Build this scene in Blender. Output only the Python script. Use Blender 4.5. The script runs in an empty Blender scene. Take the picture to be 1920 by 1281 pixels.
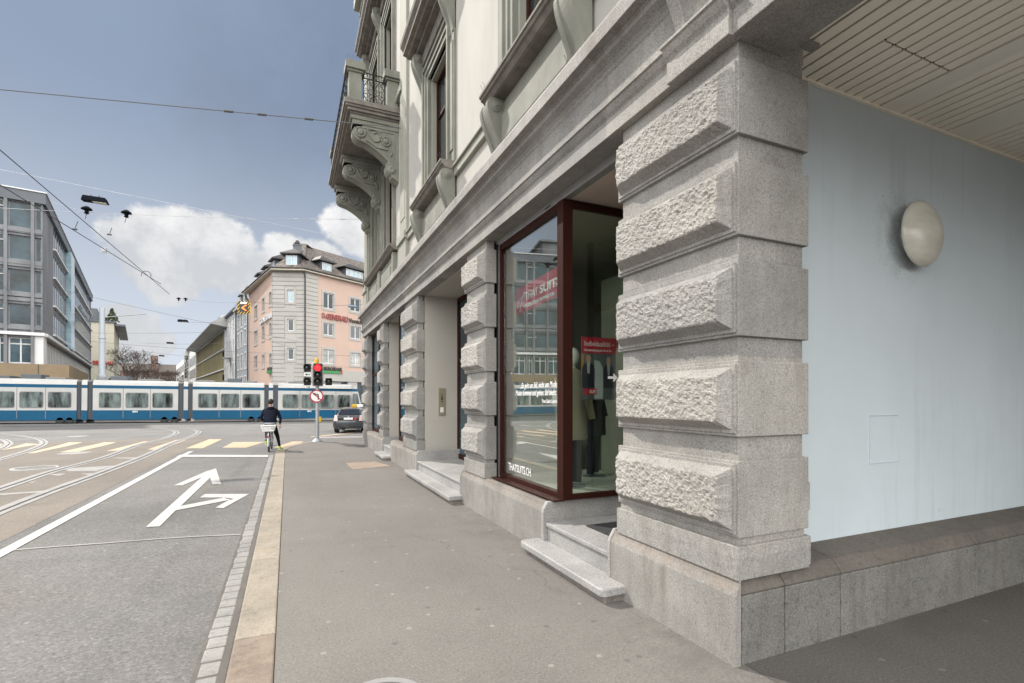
import bpy, bmesh, math, random
from mathutils import Vector, Matrix, noise
random.seed(11)
R = math.radians
scene = bpy.context.scene
COL = scene.collection
# camera model, used to turn measured directions into places in the world
CAM_A, F, CX, HY, H = R(23.94), 946.0, 960.0, 748.0, 1.75
SA, CA = math.sin(CAM_A), math.cos(CAM_A)
def ray(px):
    u = (px - CX) / F
    return SA + CA * u, CA - SA * u
def pt(px, py, d):
    dx, dy = ray(px)
    return Vector((dx * d, dy * d, H + (HY - py) * d / F))
def atX(px, py, X):
    return pt(px, py, X / ray(px)[0])
def atY(px, py, Y):
    return pt(px, py, Y / ray(px)[1])
def sm(a, b, t):
    t = min(1, max(0, (t - a) / (b - a)))
    return t * t * (3 - 2 * t)
def gz(x, y):                                   # road height: gentle fall towards the crossing
    return -0.05 - 0.2 * sm(18, 31, y) - 0.0077 * (min(30, max(-30, x)) + 20) * sm(31, 47, y)
def gr(px, py):                                 # a point on the road
    z = -0.05
    for k in range(25):
        p = pt(px, py, F * (H - z) / (py - HY))
        z = gz(p.x, p.y)
    return Vector((p.x, p.y, z))

class MB:
    def __init__(s):
        s.bm = bmesh.new(); s.mi = 0
    def v(s, p): return s.bm.verts.new(p)
    def face(s, vs):
        try:
            f = s.bm.faces.new(vs); f.material_index = s.mi; return f
        except ValueError:
            return None
    def poly(s, pts): return s.face([s.v(p) for p in pts])
    def hexa(s, p):
        v = [s.v(q) for q in p]
        for i in ((0,3,2,1),(4,5,6,7),(0,1,5,4),(1,2,6,5),(2,3,7,6),(3,0,4,7)): s.face([v[k] for k in i])
        return s
    def box(s, x0, x1, y0, y1, z0, z1):
        return s.hexa([(x0,y0,z0),(x1,y0,z0),(x1,y1,z0),(x0,y1,z0),(x0,y0,z1),(x1,y0,z1),(x1,y1,z1),(x0,y1,z1)])
    def prism(s, pts, f0, f1):                  # pts 2D, f0/f1 map a 2D point to 3D at each end
        a = [s.v(f0(*p)) for p in pts]; b = [s.v(f1(*p)) for p in pts]; n = len(pts)
        s.face(a[::-1]); s.face(b)
        for i in range(n): s.face([a[i], a[(i+1)%n], b[(i+1)%n], b[i]])
        return s
    def tube(s, pts, r, n=6, r1=None, close=False):
        pts = [Vector(p) for p in pts]; N = len(pts); rings = []
        up = Vector((0,0,1))
        for i, p in enumerate(pts):
            if close: t = pts[(i+1)%N] - pts[i-1]
            else: t = pts[min(i+1,N-1)] - pts[max(i-1,0)]
            t.normalize()
            a = t.cross(up if abs(t.z) < .95 else Vector((1,0,0))); a.normalize(); b = a.cross(t)
            rr = r if r1 is None else r + (r1 - r) * i / (N - 1)
            rings.append([s.v(p + a*(rr*math.cos(2*math.pi*k/n)) + b*(rr*math.sin(2*math.pi*k/n))) for k in range(n)])
        for i in range(N if close else N-1):
            A, B = rings[i], rings[(i+1)%N]
            for k in range(n): s.face([A[k], A[(k+1)%n], B[(k+1)%n], B[k]])
        if not close:
            s.face(rings[0][::-1]); s.face(rings[-1])
        return s
    def lathe(s, prof, c, ax=(0,0,1), n=20):    # prof (r, h) along ax from c
        ax = Vector(ax).normalized(); c = Vector(c)
        a = ax.cross(Vector((0,0,1)) if abs(ax.z) < .9 else Vector((1,0,0))).normalized(); b = ax.cross(a)
        rings = []
        for r, h in prof:
            if r < 1e-5: rings.append([s.v(c + ax*h)])
            else: rings.append([s.v(c + ax*h + a*(r*math.cos(2*math.pi*k/n)) + b*(r*math.sin(2*math.pi*k/n))) for k in range(n)])
        for A, B in zip(rings, rings[1:]):
            for k in range(n):
                q = [A[k % len(A)], A[(k+1) % len(A)], B[(k+1) % len(B)], B[k % len(B)]]
                u = []
                for w in q:
                    if w not in u: u.append(w)
                if len(u) > 2: s.face(u)
        if len(rings[0]) > 1: s.face(rings[0][::-1])
        if len(rings[-1]) > 1: s.face(rings[-1])
        return s
    def ball(s, c, rx, ry=None, rz=None, n=12):
        ry = ry or rx; rz = rz or rx
        r = bmesh.ops.create_uvsphere(s.bm, u_segments=n, v_segments=max(6, n//2), radius=1)
        for w in r['verts']: w.co = Vector((c[0]+w.co.x*rx, c[1]+w.co.y*ry, c[2]+w.co.z*rz))
        for f in {f for w in r['verts'] for f in w.link_faces}: f.material_index = s.mi
        return s
    def loft(s, secs):
        rings = [[s.v(p) for p in sec] for sec in secs]; n = len(rings[0])
        for A, B in zip(rings, rings[1:]):
            for k in range(n): s.face([A[k], A[(k+1)%n], B[(k+1)%n], B[k]])
        s.face(rings[0][::-1]); s.face(rings[-1])
        return s
    def add(s, me, M):                           # join a ready mesh
        t = bmesh.new(); t.from_mesh(me); t.transform(M)
        vm = {w: s.v(w.co) for w in t.verts}
        for f in t.faces: s.face([vm[w] for w in f.verts])
        t.free(); return s
    def build(s, name, mats, parent=None, bevel=0, smooth=False, seg=2, recalc=True, angle=40):
        if recalc: bmesh.ops.recalc_face_normals(s.bm, faces=s.bm.faces)
        base = Vector((0,0,0))
        root = parent
        while root is not None and root.parent is not None: root = root.parent
        if parent is None:
            cs = [w.co for w in s.bm.verts]
            base = Vector(((min(c.x for c in cs)+max(c.x for c in cs))/2, (min(c.y for c in cs)+max(c.y for c in cs))/2, min(c.z for c in cs)))
        elif root.name in WORLD: base = WORLD[root.name]
        bmesh.ops.translate(s.bm, verts=s.bm.verts, vec=-base)
        me = bpy.data.meshes.new(name); s.bm.to_mesh(me); s.bm.free()
        o = bpy.data.objects.new(name, me); COL.objects.link(o)
        for m in (mats if isinstance(mats, (list, tuple)) else [mats]): me.materials.append(m)
        if smooth:
            me.shade_smooth()
            md = None
            if hasattr(me, 'set_sharp_from_angle'): me.set_sharp_from_angle(angle=R(angle))
        if parent is None: o.location = base
        else: o.parent = parent
        if bevel:
            md = o.modifiers.new('Bevel', 'BEVEL'); md.width = bevel; md.segments = seg; md.limit_method = 'ANGLE'; md.angle_limit = R(35)
        return o
WORLD = {}
def tag(o, label=None, cat=None, group=None, kind=None):
    if label: o['label'] = label
    if cat: o['category'] = cat
    if group: o['group'] = group
    if kind: o['kind'] = kind
    return o
def thing(name, label, cat, loc, group=None, world=True, rotz=0):
    o = bpy.data.objects.new(name, None); COL.objects.link(o); o.empty_display_size = .2
    o.location = loc; o.rotation_euler = (0, 0, rotz)
    if world: WORLD[o.name] = Vector(loc)
    return tag(o, label, cat, group)
def struct(name, mb, m, label=None, **k):
    o = mb.build(name, m, **k); tag(o, kind='structure', label=label); return o
def copy_tree(o, parent=None):
    c = o.copy(); COL.objects.link(c); c.parent = parent
    for ch in list(o.children): copy_tree(ch, c)
    return c

# ------------------------------------------------------------------ walls
class Wall:                                      # O: lower left corner seen from outside, e: direction to the right
    def __init__(s, O, e):
        s.O = Vector((O[0], O[1])); s.e = Vector((e[0], e[1])).normalized(); s.n = Vector((s.e.y, -s.e.x))
    def P(s, a, z, out=0):
        q = s.O + s.e*a + s.n*out
        return (q.x, q.y, z)
    def box(s, mb, a0, a1, z0, z1, o0, o1):
        mb.hexa([s.P(a0,z0,o1), s.P(a1,z0,o1), s.P(a1,z0,o0), s.P(a0,z0,o0), s.P(a0,z1,o1), s.P(a1,z1,o1), s.P(a1,z1,o0), s.P(a0,z1,o0)])
    def sheet(s, mb, a0, a1, z0, z1, holes=(), depth=.2, out=0):
        A = sorted({a0, a1} | {min(max(q, a0), a1) for h in holes for q in h[:2]})
        Z = sorted({z0, z1} | {min(max(q, z0), z1) for h in holes for q in h[2:4]})
        vt = {}
        def V(a, z):
            if (a, z) not in vt: vt[(a, z)] = mb.v(s.P(a, z, out))
            return vt[(a, z)]
        for i in range(len(A)-1):
            for j in range(len(Z)-1):
                am, zm = (A[i]+A[i+1])/2, (Z[j]+Z[j+1])/2
                if any(h[0] < am < h[1] and h[2] < zm < h[3] for h in holes): continue
                mb.face([V(A[i],Z[j]), V(A[i+1],Z[j]), V(A[i+1],Z[j+1]), V(A[i],Z[j+1])])
        for h in holes:
            c = [(h[0],h[2]),(h[1],h[2]),(h[1],h[3]),(h[0],h[3])]
            for k in range(4):
                p, q = c[k], c[(k+1)%4]
                mb.poly([s.P(*p, out), s.P(*p, out-depth), s.P(*q, out-depth), s.P(*q, out)])
    def window(s, parent, a0, a1, z0, z1, depth, fm, gm, cols=2, rows=1, fw=.07, bar=.05, name='window', casing=None, cm=None, trans=None, reveal=True):
        f = MB(); o = -depth
        s.box(f, a0, a1, z0, z0+fw, o, o+.06); s.box(f, a0, a1, z1-fw, z1, o, o+.06)
        s.box(f, a0, a0+fw, z0+fw, z1-fw, o, o+.06); s.box(f, a1-fw, a1, z0+fw, z1-fw, o, o+.06)
        for k in range(1, cols):
            c = a0 + (a1-a0)*k/cols; s.box(f, c-bar/2, c+bar/2, z0+fw, z1-fw, o+.005, o+.055)
        for k in range(1, rows):
            c = z0 + (z1-z0)*k/rows; s.box(f, a0+fw, a1-fw, c-bar/2, c+bar/2, o+.008, o+.05)
        if trans: s.box(f, a0+fw, a1-fw, z0+(z1-z0)*trans-bar/2, z0+(z1-z0)*trans+bar/2, o+.008, o+.05)
        if casing:
            f.mi = 1; w = casing
            s.box(f, a0-w, a0-.002, z0-w, z1+w, -.01, .035); s.box(f, a1+.002, a1+w, z0-w, z1+w, -.01, .035)
            s.box(f, a0-.002, a1+.002, z1+.002, z1+w, -.01, .033); s.box(f, a0-.002, a1+.002, z0-w, z0-.002, -.01, .05)
        w = f.build(name, [fm, cm or fm], parent)
        g = MB(); s.box(g, a0+.02, a1-.02, z0+.02, z1-.02, o+.01, o+.02)
        g.build('pane', gm, w)
        return w

# ------------------------------------------------------------------ lettering
_txt = {}
def text_mesh(t, bold=0.0, shear=0.0, depth=.02, space=1.0):
    k = (t, bold, shear, depth, space)
    if k not in _txt:
        c = bpy.data.curves.new('lettering', 'FONT'); c.body = t; c.size = 1; c.extrude = depth; c.offset = bold; c.shear = shear; c.space_character = space
        c.align_x = 'LEFT'; c.align_y = 'BOTTOM_BASELINE'; c.resolution_u = 3
        o = bpy.data.objects.new('lettering', c); COL.objects.link(o)
        dg = bpy.context.evaluated_depsgraph_get(); dg.update()
        me = bpy.data.meshes.new_from_object(o.evaluated_get(dg))
        bpy.data.objects.remove(o); bpy.data.curves.remove(c)
        xs = [v.co.x for v in me.vertices]
        _txt[k] = (me, min(xs), max(xs))
    return _txt[k]
def letters(mb, t, origin, ex, ez, height, width=None, bold=0.0, shear=0.0, depth=.02, align='L', space=1.0):
    """write t: origin is the baseline start, ex reading direction, ez up; height = capital height"""
    me, x0, x1 = text_mesh(t, bold, shear, depth, space)
    sc = height / .7; sx = sc if width is None else width / (x1 - x0)
    ex = Vector(ex).normalized(); ez = Vector(ez).normalized(); en = ex.cross(ez)
    off = {'L': -x0*sx, 'R': -x1*sx, 'C': -(x0+x1)/2*sx}[align]
    M = Matrix((( ex.x*sx, ez.x*sc, en.x, 0), (ex.y*sx, ez.y*sc, en.y, 0), (ex.z*sx, ez.z*sc, en.z, 0), (0,0,0,1)))
    M.translation = Vector(origin) + ex*off
    mb.add(me, M)
SUN_E, SUN_ANG, SKY_S, SKY_SAT, SKY_V, VEIL, CLOUD_B, CLOUD_D, CLOUD_FILL, EXPO = 3.9, 1.2, .13, .95, .20, 2.75, 6.0, 4.0, 24.0, .36
# ------------------------------------------------------------------ materials
class NT:
    def __init__(s, name):
        s.m = bpy.data.materials.new(name); s.m.use_nodes = True; s.t = s.m.node_tree; s.N = s.t.nodes; s.L = s.t.links
        s.b = s.N['Principled BSDF']; s.out = s.N['Material Output']
        s.tc = s.N.new('ShaderNodeTexCoord')
    def n(s, typ, **k):
        x = s.N.new(typ)
        for a, v in k.items():
            if a.startswith('_'): setattr(x, a[1:], v)
            else: x.inputs[a.replace('__', ' ')].default_value = v
        return x
    def l(s, a, b): s.L.new(a, b)
    def noise(s, scale, detail=4, rough=.55, vec=None, dist=0):
        x = s.n('ShaderNodeTexNoise', Scale=scale, Detail=detail, Roughness=rough, Distortion=dist)
        s.l(vec or s.tc.outputs['Object'], x.inputs['Vector']); return x.outputs['Fac']
    def ramp(s, fac, lo, hi, a=0.0, b=1.0):
        x = s.n('ShaderNodeMapRange'); x.clamp = True
        x.inputs[1].default_value = lo; x.inputs[2].default_value = hi; x.inputs[3].default_value = a; x.inputs[4].default_value = b
        s.l(fac, x.inputs[0]); return x.outputs[0]
    def mix(s, fac, a, b, typ='MIX'):
        x = s.n('ShaderNodeMix'); x.data_type = 'RGBA'; x.blend_type = typ
        for i, v in ((6, a), (7, b)):
            if isinstance(v, (tuple, list)): x.inputs[i].default_value = (*v[:3], 1)
            else: s.l(v, x.inputs[i])
        if isinstance(fac, (int, float)): x.inputs[0].default_value = fac
        else: s.l(fac, x.inputs[0])
        return x.outputs[2]
    def math(s, op, a, b=None):
        x = s.n('ShaderNodeMath'); x.operation = op
        for i, v in enumerate((a, b)):
            if v is None: continue
            if isinstance(v, (int, float)): x.inputs[i].default_value = v
            else: s.l(v, x.inputs[i])
        return x.outputs[0]
    def bump(s, h, strength=.4, dist=.01, prev=None):
        x = s.n('ShaderNodeBump', Strength=strength, Distance=dist); s.l(h, x.inputs['Height'])
        if prev: s.l(prev, x.inputs['Normal'])
        s.l(x.outputs[0], s.b.inputs['Normal']); return x.outputs[0]
    def stretch(s, sx, sy, sz):
        x = s.n('ShaderNodeMapping'); x.inputs['Scale'].default_value = (sx, sy, sz); s.l(s.tc.outputs['Object'], x.inputs[0]); return x.outputs[0]
def c3(c, k): return tuple(min(1, max(0, x*k)) for x in c)
def mat(name, c, rough=.6, metal=0, var=.12, vs=2.5, fine=.06, fs=60, bump=0, bs=80, bd=.004, spec=.5, coat=0, stretch=None, emit=None):
    t = NT(name)
    v = t.stretch(*stretch) if stretch else None
    col = t.mix(t.ramp(t.noise(vs, 5, .6, v), .3, .7), c3(c, 1-var), c3(c, 1+var))
    if fine: col = t.mix(t.ramp(t.noise(fs, 3, .6), .3, .7), t.mix(1, col, (1-fine,)*3, 'MULTIPLY'), col)
    t.l(col, t.b.inputs['Base Color'])
    t.b.inputs['Roughness'].default_value = rough; t.b.inputs['Metallic'].default_value = metal
    t.b.inputs['Specular IOR Level'].default_value = spec; t.b.inputs['Coat Weight'].default_value = coat
    if bump: t.bump(t.noise(bs, 4, .6), bump, bd)
    if emit:
        t.b.inputs['Emission Color'].default_value = (*emit[0], 1); t.b.inputs['Emission Strength'].default_value = emit[1]
    return t.m
def granite(name, c, dark=.45, light=1.25, grain=150, stain=.25, sc=(.33,.27,.2), bump=.35, bd=.004, streak=True, rough=.8, grain2=None, speck=.5, blocks=False):
    t = NT(name)
    base = t.mix(t.ramp(t.noise(1.3, 6, .62), .32, .68), c3(c, .78), c3(c, 1.14))
    base = t.mix(t.ramp(t.noise(6, 5, .65), .3, .7), t.mix(1, base, (.88,.87,.86), 'MULTIPLY'), base)
    if blocks:                                   # every stone of the coursing has its own tone
        sp = t.n('ShaderNodeSeparateXYZ'); t.l(t.tc.outputs['Object'], sp.inputs[0])
        k = t.math('FLOOR', t.math('DIVIDE', t.math('SUBTRACT', sp.outputs[2], .70), .667)); y = t.math('FLOOR', t.math('DIVIDE', sp.outputs[1], 1.45))
        wn = t.n('ShaderNodeTexWhiteNoise'); wn.noise_dimensions = '2D'; cb = t.n('ShaderNodeCombineXYZ'); t.l(k, cb.inputs[0]); t.l(y, cb.inputs[1]); t.l(cb.outputs[0], wn.inputs['Vector'])
        base = t.mix(wn.outputs['Value'], t.mix(1, base, (.84,.84,.85), 'MULTIPLY'), t.mix(1, base, (1.08,1.06,1.03), 'MULTIPLY'))
    g = t.noise(grain, 4, .8); g2 = t.noise((grain2 or grain*.42)*.5, 4, .75)
    col = t.mix(t.ramp(g, .30, .68), t.mix(1, base, (dark+.22,)*3, 'MULTIPLY'), t.mix(1, base, (light,)*3, 'MULTIPLY'))
    col = t.mix(t.ramp(g2, .34, .46, speck, 0), col, t.mix(1, base, (dark, dark, dark*1.03), 'MULTIPLY'))
    if streak:                                   # weather streaks running down the stone
        st = t.math('MULTIPLY', t.ramp(t.noise(2.2, 6, .65, t.stretch(3.2, 3.2, .5)), .48, .75), t.ramp(t.noise(1.1, 4), .35, .65))
        col = t.mix(t.math('MULTIPLY', st, stain*2), col, sc)
    t.l(col, t.b.inputs['Base Color']); t.b.inputs['Roughness'].default_value = rough; t.b.inputs['Specular IOR Level'].default_value = .3
    n1 = t.bump(t.noise(grain*.6, 5, .7), bump, bd)
    return t.m
M = {}
M['granite'] = granite('granite', (.285,.281,.270), dark=.38, light=1.5, grain=88, grain2=90, blocks=True, stain=.34, sc=(.165,.145,.122))
M['granite_rough'] = granite('granite_rough', (.35,.342,.325), dark=.48, light=1.35, grain=95, bump=1.0, blocks=True, speck=.25, bd=.008, stain=.1)
M['granite_top'] = granite('granite_cornice', (.285,.276,.262), stain=.45, sc=(.15,.125,.105), grain=88, grain2=70, dark=.4, light=1.45)
M['plinth'] = granite('plinth_stone', (.255,.247,.232), dark=.42, light=1.45, stain=.45, sc=(.16,.135,.11), grain=78, grain2=64)
M['plinth_cap'] = granite('plinth_cap_stone', (.225,.205,.185), dark=.5, grain=80, stain=.3, sc=(.22,.17,.13))
M['white_granite'] = granite('white_granite', (.37,.367,.36), dark=.3, light=1.25, grain=80, grain2=110, stain=.08, bump=.1, bd=.002, rough=.6)
M['kerb'] = granite('kerb_granite', (.265,.235,.192), dark=.5, light=1.4, grain=80, stain=.25, sc=(.36,.28,.20), bump=.4)
M['kerb_pink'] = granite('kerb_granite_pink', (.24,.195,.158), dark=.5, light=1.15, grain=80, stain=.25, sc=(.36,.28,.20), bump=.4)
M['sett'] = granite('sett_granite', (.25,.247,.24), dark=.55, grain=80, stain=.2, sc=(.3,.27,.23), bump=.5, bd=.006)
M['blue_wall'] = None
def blue_wall():
    t = NT('pale_blue_render'); c = (.50,.56,.595)
    col = t.mix(t.ramp(t.noise(.9, 6, .6), .3, .7), c3(c,.95), c3(c,1.04))
    scuff = t.math('MULTIPLY', t.ramp(t.noise(3.5, 8, .75), .62, .75), t.ramp(t.noise(.8, 3), .45, .6))
    col = t.mix(t.math('MULTIPLY', scuff, .6), col, (.27,.29,.29))
    run = t.math('MULTIPLY', t.ramp(t.noise(2.0, 6, .7, t.stretch(4, 1, .22)), .52, .72), t.ramp(t.noise(.7, 4), .4, .6))
    col = t.mix(t.math('MULTIPLY', run, .35), col, (.33,.36,.37))
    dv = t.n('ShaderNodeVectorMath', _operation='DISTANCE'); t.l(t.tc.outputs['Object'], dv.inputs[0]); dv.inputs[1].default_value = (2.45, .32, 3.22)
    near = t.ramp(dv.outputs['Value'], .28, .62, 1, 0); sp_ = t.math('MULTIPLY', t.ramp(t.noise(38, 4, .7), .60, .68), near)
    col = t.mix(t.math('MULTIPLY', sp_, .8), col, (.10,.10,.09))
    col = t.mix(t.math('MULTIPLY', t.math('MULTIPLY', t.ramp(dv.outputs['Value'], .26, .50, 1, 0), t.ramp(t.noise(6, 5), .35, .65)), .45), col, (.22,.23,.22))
    t.l(col, t.b.inputs['Base Color']); t.b.inputs['Roughness'].default_value = .75; t.b.inputs['Specular IOR Level'].default_value = .25
    t.bump(t.noise(90, 4, .6), .12, .003); return t.m
M['blue_wall'] = blue_wall()
M['cream'] = mat('cream_render', (.415,.403,.372), .9, var=.09, vs=1.6, fine=.05, bump=.15, bs=120, bd=.003, stretch=(1,1,.35))
M['trim'] = mat('grey_green_stone', (.20,.203,.172), .8, var=.22, vs=3, fine=.1, bump=.2, bs=90, stretch=(1,1,.5))
M['trim_light'] = mat('light_grey_green_stone', (.285,.285,.245), .8, var=.08, fine=.06, bump=.2, bs=90)
M['trim_dirty'] = mat('weathered_sill_stone', (.18,.165,.145), .85, var=.3, vs=5, fine=.12, bump=.3, bs=90)
M['plaster'] = mat('beige_plaster', (.42,.395,.355), .9, var=.05, vs=1, fine=.03, bump=.1, bs=140, bd=.003)
M['frame_red'] = mat('dark_red_metal', (.030,.009,.006), .5, var=.12, fine=0, spec=.12)
M['frame_grey'] = mat('grey_metal_profile', (.36,.36,.355), .4, .5, var=.05, fine=0)
M['frame_black'] = mat('black_seal', (.012,.012,.013), .5, fine=0)
M['slat'] = mat('cream_slat', (.87,.81,.70), .55, var=.06, vs=1.5, fine=.03)
M['slat_flat'] = mat('cream_panel', (.80,.76,.67), .5, var=.05, fine=.02)
M['void'] = mat('dark_gap', (.05,.04,.03), .9, fine=0)
M['lamp_dish'] = mat('frosted_lamp_glass', (.56,.54,.47), .25, var=.12, vs=3, fine=.02, spec=.6, stretch=(1,1,3))
M['white'] = mat('white_paint', (.72,.72,.70), .5, var=.04, fine=.02)
M['letter_white'] = mat('white_lettering', (.85,.85,.84), .5, var=0, fine=0)
M['red'] = mat('red_print', (.42,.02,.04), .5, var=.03, fine=0)
M['black'] = mat('black_plastic', (.016,.017,.018), .4, fine=0)
M['dark_metal'] = mat('dark_iron', (.02,.02,.021), .5, .3, fine=0)
M['steel'] = mat('galvanised_steel', (.36,.38,.40), .45, .5, var=.08, fine=.03)
M['wire'] = mat('wire_steel', (.09,.09,.095), .5, .4, fine=0)
M['wire_light'] = mat('pale_rope', (.55,.56,.58), .6, fine=0)
M['yellow'] = mat('yellow_plastic', (.58,.36,.015), .45, fine=0)
M['room'] = mat('shop_wall_paint', (.31,.325,.25), .8, var=.03, fine=0)
M['room_floor'] = mat('shop_floor', (.16,.14,.11), .5, var=.1, fine=0)
M['shelf_white'] = mat('display_platform', (.6,.6,.52), .6, fine=0)
M['suit'] = mat('navy_suit_cloth', (.012,.016,.026), .85, fine=.1)
M['coat'] = mat('beige_coat_cloth', (.34,.30,.20), .85, fine=.06)
M['skin'] = mat('skin', (.50,.31,.23), .6, fine=.02)
M['tire'] = mat('rubber', (.018,.018,.018), .8, fine=0)
def glass(name, tint=(.93,.97,.94), boost=.03, rough=0.0):
    t = NT(name); t.N.remove(t.b)
    tr = t.n('ShaderNodeBsdfTransparent'); tr.inputs[0].default_value = (*tint, 1)
    gl = t.n('ShaderNodeBsdfGlossy', Roughness=rough); gl.inputs[0].default_value = (1,1,1,1)
    fr = t.n('ShaderNodeFresnel'); mx = t.n('ShaderNodeMixShader')
    ge = t.n('ShaderNodeNewGeometry'); t.l(t.math('SUBTRACT', 1.52, t.math('MULTIPLY', ge.outputs['Backfacing'], 1.52-1/1.52)), fr.inputs[0])
    f = t.math('MULTIPLY', fr.outputs[0], 2.4); f = t.math('ADD', f, boost)
    t.l(f, mx.inputs[0]); t.l(tr.outputs[0], mx.inputs[1]); t.l(gl.outputs[0], mx.inputs[2]); t.l(mx.outputs[0], t.out.inputs[0])
    return t.m
M['glass'] = glass('shop_window_glass')
def pane(name, c=(.035,.045,.05), var=.5, vs=.35, rough=.04, spec=.9, stretch=None):
    t = NT(name); v = t.stretch(*stretch) if stretch else None
    col = t.mix(t.ramp(t.noise(vs, 3, .6, v), .35, .65), c3(c, 1-var), c3(c, 1+var*2))
    t.l(col, t.b.inputs['Base Color']); t.b.inputs['Roughness'].default_value = rough; t.b.inputs['Specular IOR Level'].default_value = spec
    t.b.inputs['IOR'].default_value = 1.6
    return t.m
M['pane'] = pane('window_pane', spec=.5); M['pane_green'] = pane('greenish_office_pane', (.016,.034,.044), .8, .3, spec=.3)
M['pane_pale'] = pane('curtained_pane', (.22,.23,.21), .4, 1.2, .15); M['pane_blue'] = pane('blue_blind_pane', (.18,.28,.33), .2, 1, .12)
M['pane_tram'] = pane('tram_pane', (.055,.068,.066), 1.0, 1.6, .08, .3, stretch=(1,1,.25))

def asphalt(name, c, grain=95, light=1.9, dark=.5, patch=.12, warm=None, spots=True, bd=.004, bump=.5, cracks=False):
    t = NT(name)
    col = t.mix(t.ramp(t.noise(.35, 6, .6), .3, .7), c3(c, 1-patch), c3(c, 1+patch))
    if warm: col = t.mix(t.ramp(t.noise(.13, 4, .6), .45, .65, 0, .6), col, warm)
    tr = t.ramp(t.noise(1.1, 5, .6, t.stretch(1.0, .12, 1)), .45, .7, 0, .28)      # wheel wear along the lane
    col = t.mix(tr, col, t.mix(1, col, (.8,.79,.78), 'MULTIPLY'))
    g = t.noise(grain, 3, .75)
    col = t.mix(t.ramp(g, .53, .70, 0, .8), col, t.mix(1, col, (light,)*3, 'MULTIPLY'))
    col = t.mix(t.ramp(g, .30, .45, .85, 0), col, t.mix(1, col, (dark,)*3, 'MULTIPLY'))
    blot = t.math('MULTIPLY', t.ramp(t.noise(.9, 7, .7), .54, .70), t.ramp(t.noise(.25, 3), .42, .6))     # old stains
    col = t.mix(t.math('MULTIPLY', blot, .45), col, c3(c, .62))
    pale = t.math('MULTIPLY', t.ramp(t.noise(1.7, 6, .7), .58, .72), t.ramp(t.noise(.31, 3, .6), .5, .62))
    col = t.mix(t.math('MULTIPLY', pale, .30), col, c3(c, 1.55))
    if cracks:                                   # grit and dirt gathered along the foot of the facade
        sx = t.n('ShaderNodeSeparateXYZ'); t.l(t.tc.outputs['Object'], sx.inputs[0])
        gd = t.math('MULTIPLY', t.ramp(t.math('ADD', sx.outputs[0], t.math('MULTIPLY', t.noise(1.4, 5, .65), .7)), -14.65, -13.9), t.ramp(t.noise(5, 6, .7), .35, .62))
        col = t.mix(t.math('MULTIPLY', gd, .55), col, c3(c, .52))
        ve = t.n('ShaderNodeTexVoronoi', Scale=.21, Randomness=1.0, _voronoi_dimensions='2D', _feature='DISTANCE_TO_EDGE')
        wv = t.n('ShaderNodeVectorMath', _operation='ADD'); t.l(t.tc.outputs['Object'], wv.inputs[0]); nz = t.n('ShaderNodeTexNoise', Scale=1.3, Detail=6); t.l(t.tc.outputs['Object'], nz.inputs['Vector']); t.l(nz.outputs['Color'], wv.inputs[1]); t.l(wv.outputs[0], ve.inputs['Vector'])
        ck = t.math('MULTIPLY', t.ramp(ve.outputs['Distance'], .0008, .0022, 1, 0), t.ramp(t.noise(.45, 4), .48, .56))
        col = t.mix(t.math('MULTIPLY', ck, .4), col, c3(c, .42))
    if spots:                                    # trodden chewing gum
        v = t.n('ShaderNodeTexVoronoi', Scale=1.5, Randomness=1.0, _voronoi_dimensions='2D'); t.l(t.tc.outputs['Object'], v.inputs['Vector'])
        w = t.math('ADD', v.outputs['Distance'], t.math('MULTIPLY', t.math('SUBTRACT', t.noise(40, 2), .5), .05))
        col = t.mix(t.ramp(w, .020, .036, .5, 0), col, c3(c, 2.1))
        v2 = t.n('ShaderNodeTexVoronoi', Scale=1.15, Randomness=1.0, _voronoi_dimensions='2D'); t.l(t.tc.outputs['Object'], v2.inputs['Vector'])
        col = t.mix(t.ramp(v2.outputs['Distance'], .018, .032, .6, 0), col, c3(c, .55))
    t.l(col, t.b.inputs['Base Color']); t.b.inputs['Roughness'].default_value = .85; t.b.inputs['Specular IOR Level'].default_value = .3
    t.bump(g, bump, bd); return t.m
M['road'] = asphalt('road_asphalt', (.130,.128,.126), grain=42, light=2.0, dark=.38, warm=(.145,.134,.122), patch=.22)
M['pavement'] = asphalt('pavement_asphalt', (.158,.148,.137), grain=62, light=1.5, dark=.55, patch=.14, bd=.003, bump=.5, cracks=True)
M['passage'] = asphalt('passage_asphalt', (.098,.091,.082), grain=60, light=1.8, dark=.5, patch=.2)
def paint(name, c, wear=.35):
    t = NT(name)
    g = t.noise(85, 3, .75); w = t.math('MULTIPLY', t.ramp(g, .30, .42, 1, 0), t.ramp(t.noise(2.5, 5), .4, .65, .1, 1))
    col = t.mix(t.math('MULTIPLY', w, wear*2.2), t.mix(t.ramp(t.noise(3, 5), .3, .7), c3(c,.92), c), (.22,.21,.20))
    t.l(col, t.b.inputs['Base Color']); t.b.inputs['Roughness'].default_value = .7; t.bump(g, .3, .002); return t.m
M['mark_white'] = paint('white_road_paint', (.41,.402,.39), .6); M['mark_yellow'] = paint('yellow_road_paint', (.44,.325,.205), .55)
M['iron'] = mat('cast_iron', (.11,.107,.102), .6, .3, var=.2, vs=8, fine=.2)
M['mortar'] = mat('gutter_mortar', (.11,.10,.09), .9, var=.2, vs=4, fine=.2)
M['tram_lane'] = asphalt('tram_lane_asphalt', (.150,.130,.112), grain=44, light=1.7, dark=.45, warm=(.165,.145,.12), patch=.2)
M['rail_steel'] = mat('rail_steel', (.42,.42,.42), .3, .8, fine=.05); M['groove'] = mat('rail_groove', (.02,.018,.017), .8, fine=0)
M['rail_bed'] = mat('rail_concrete', (.26,.255,.25), .8, var=.2, fine=.15, fs=90); M['seal'] = mat('joint_sealant', (.27,.26,.25), .8, var=.2, fine=.1)
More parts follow.
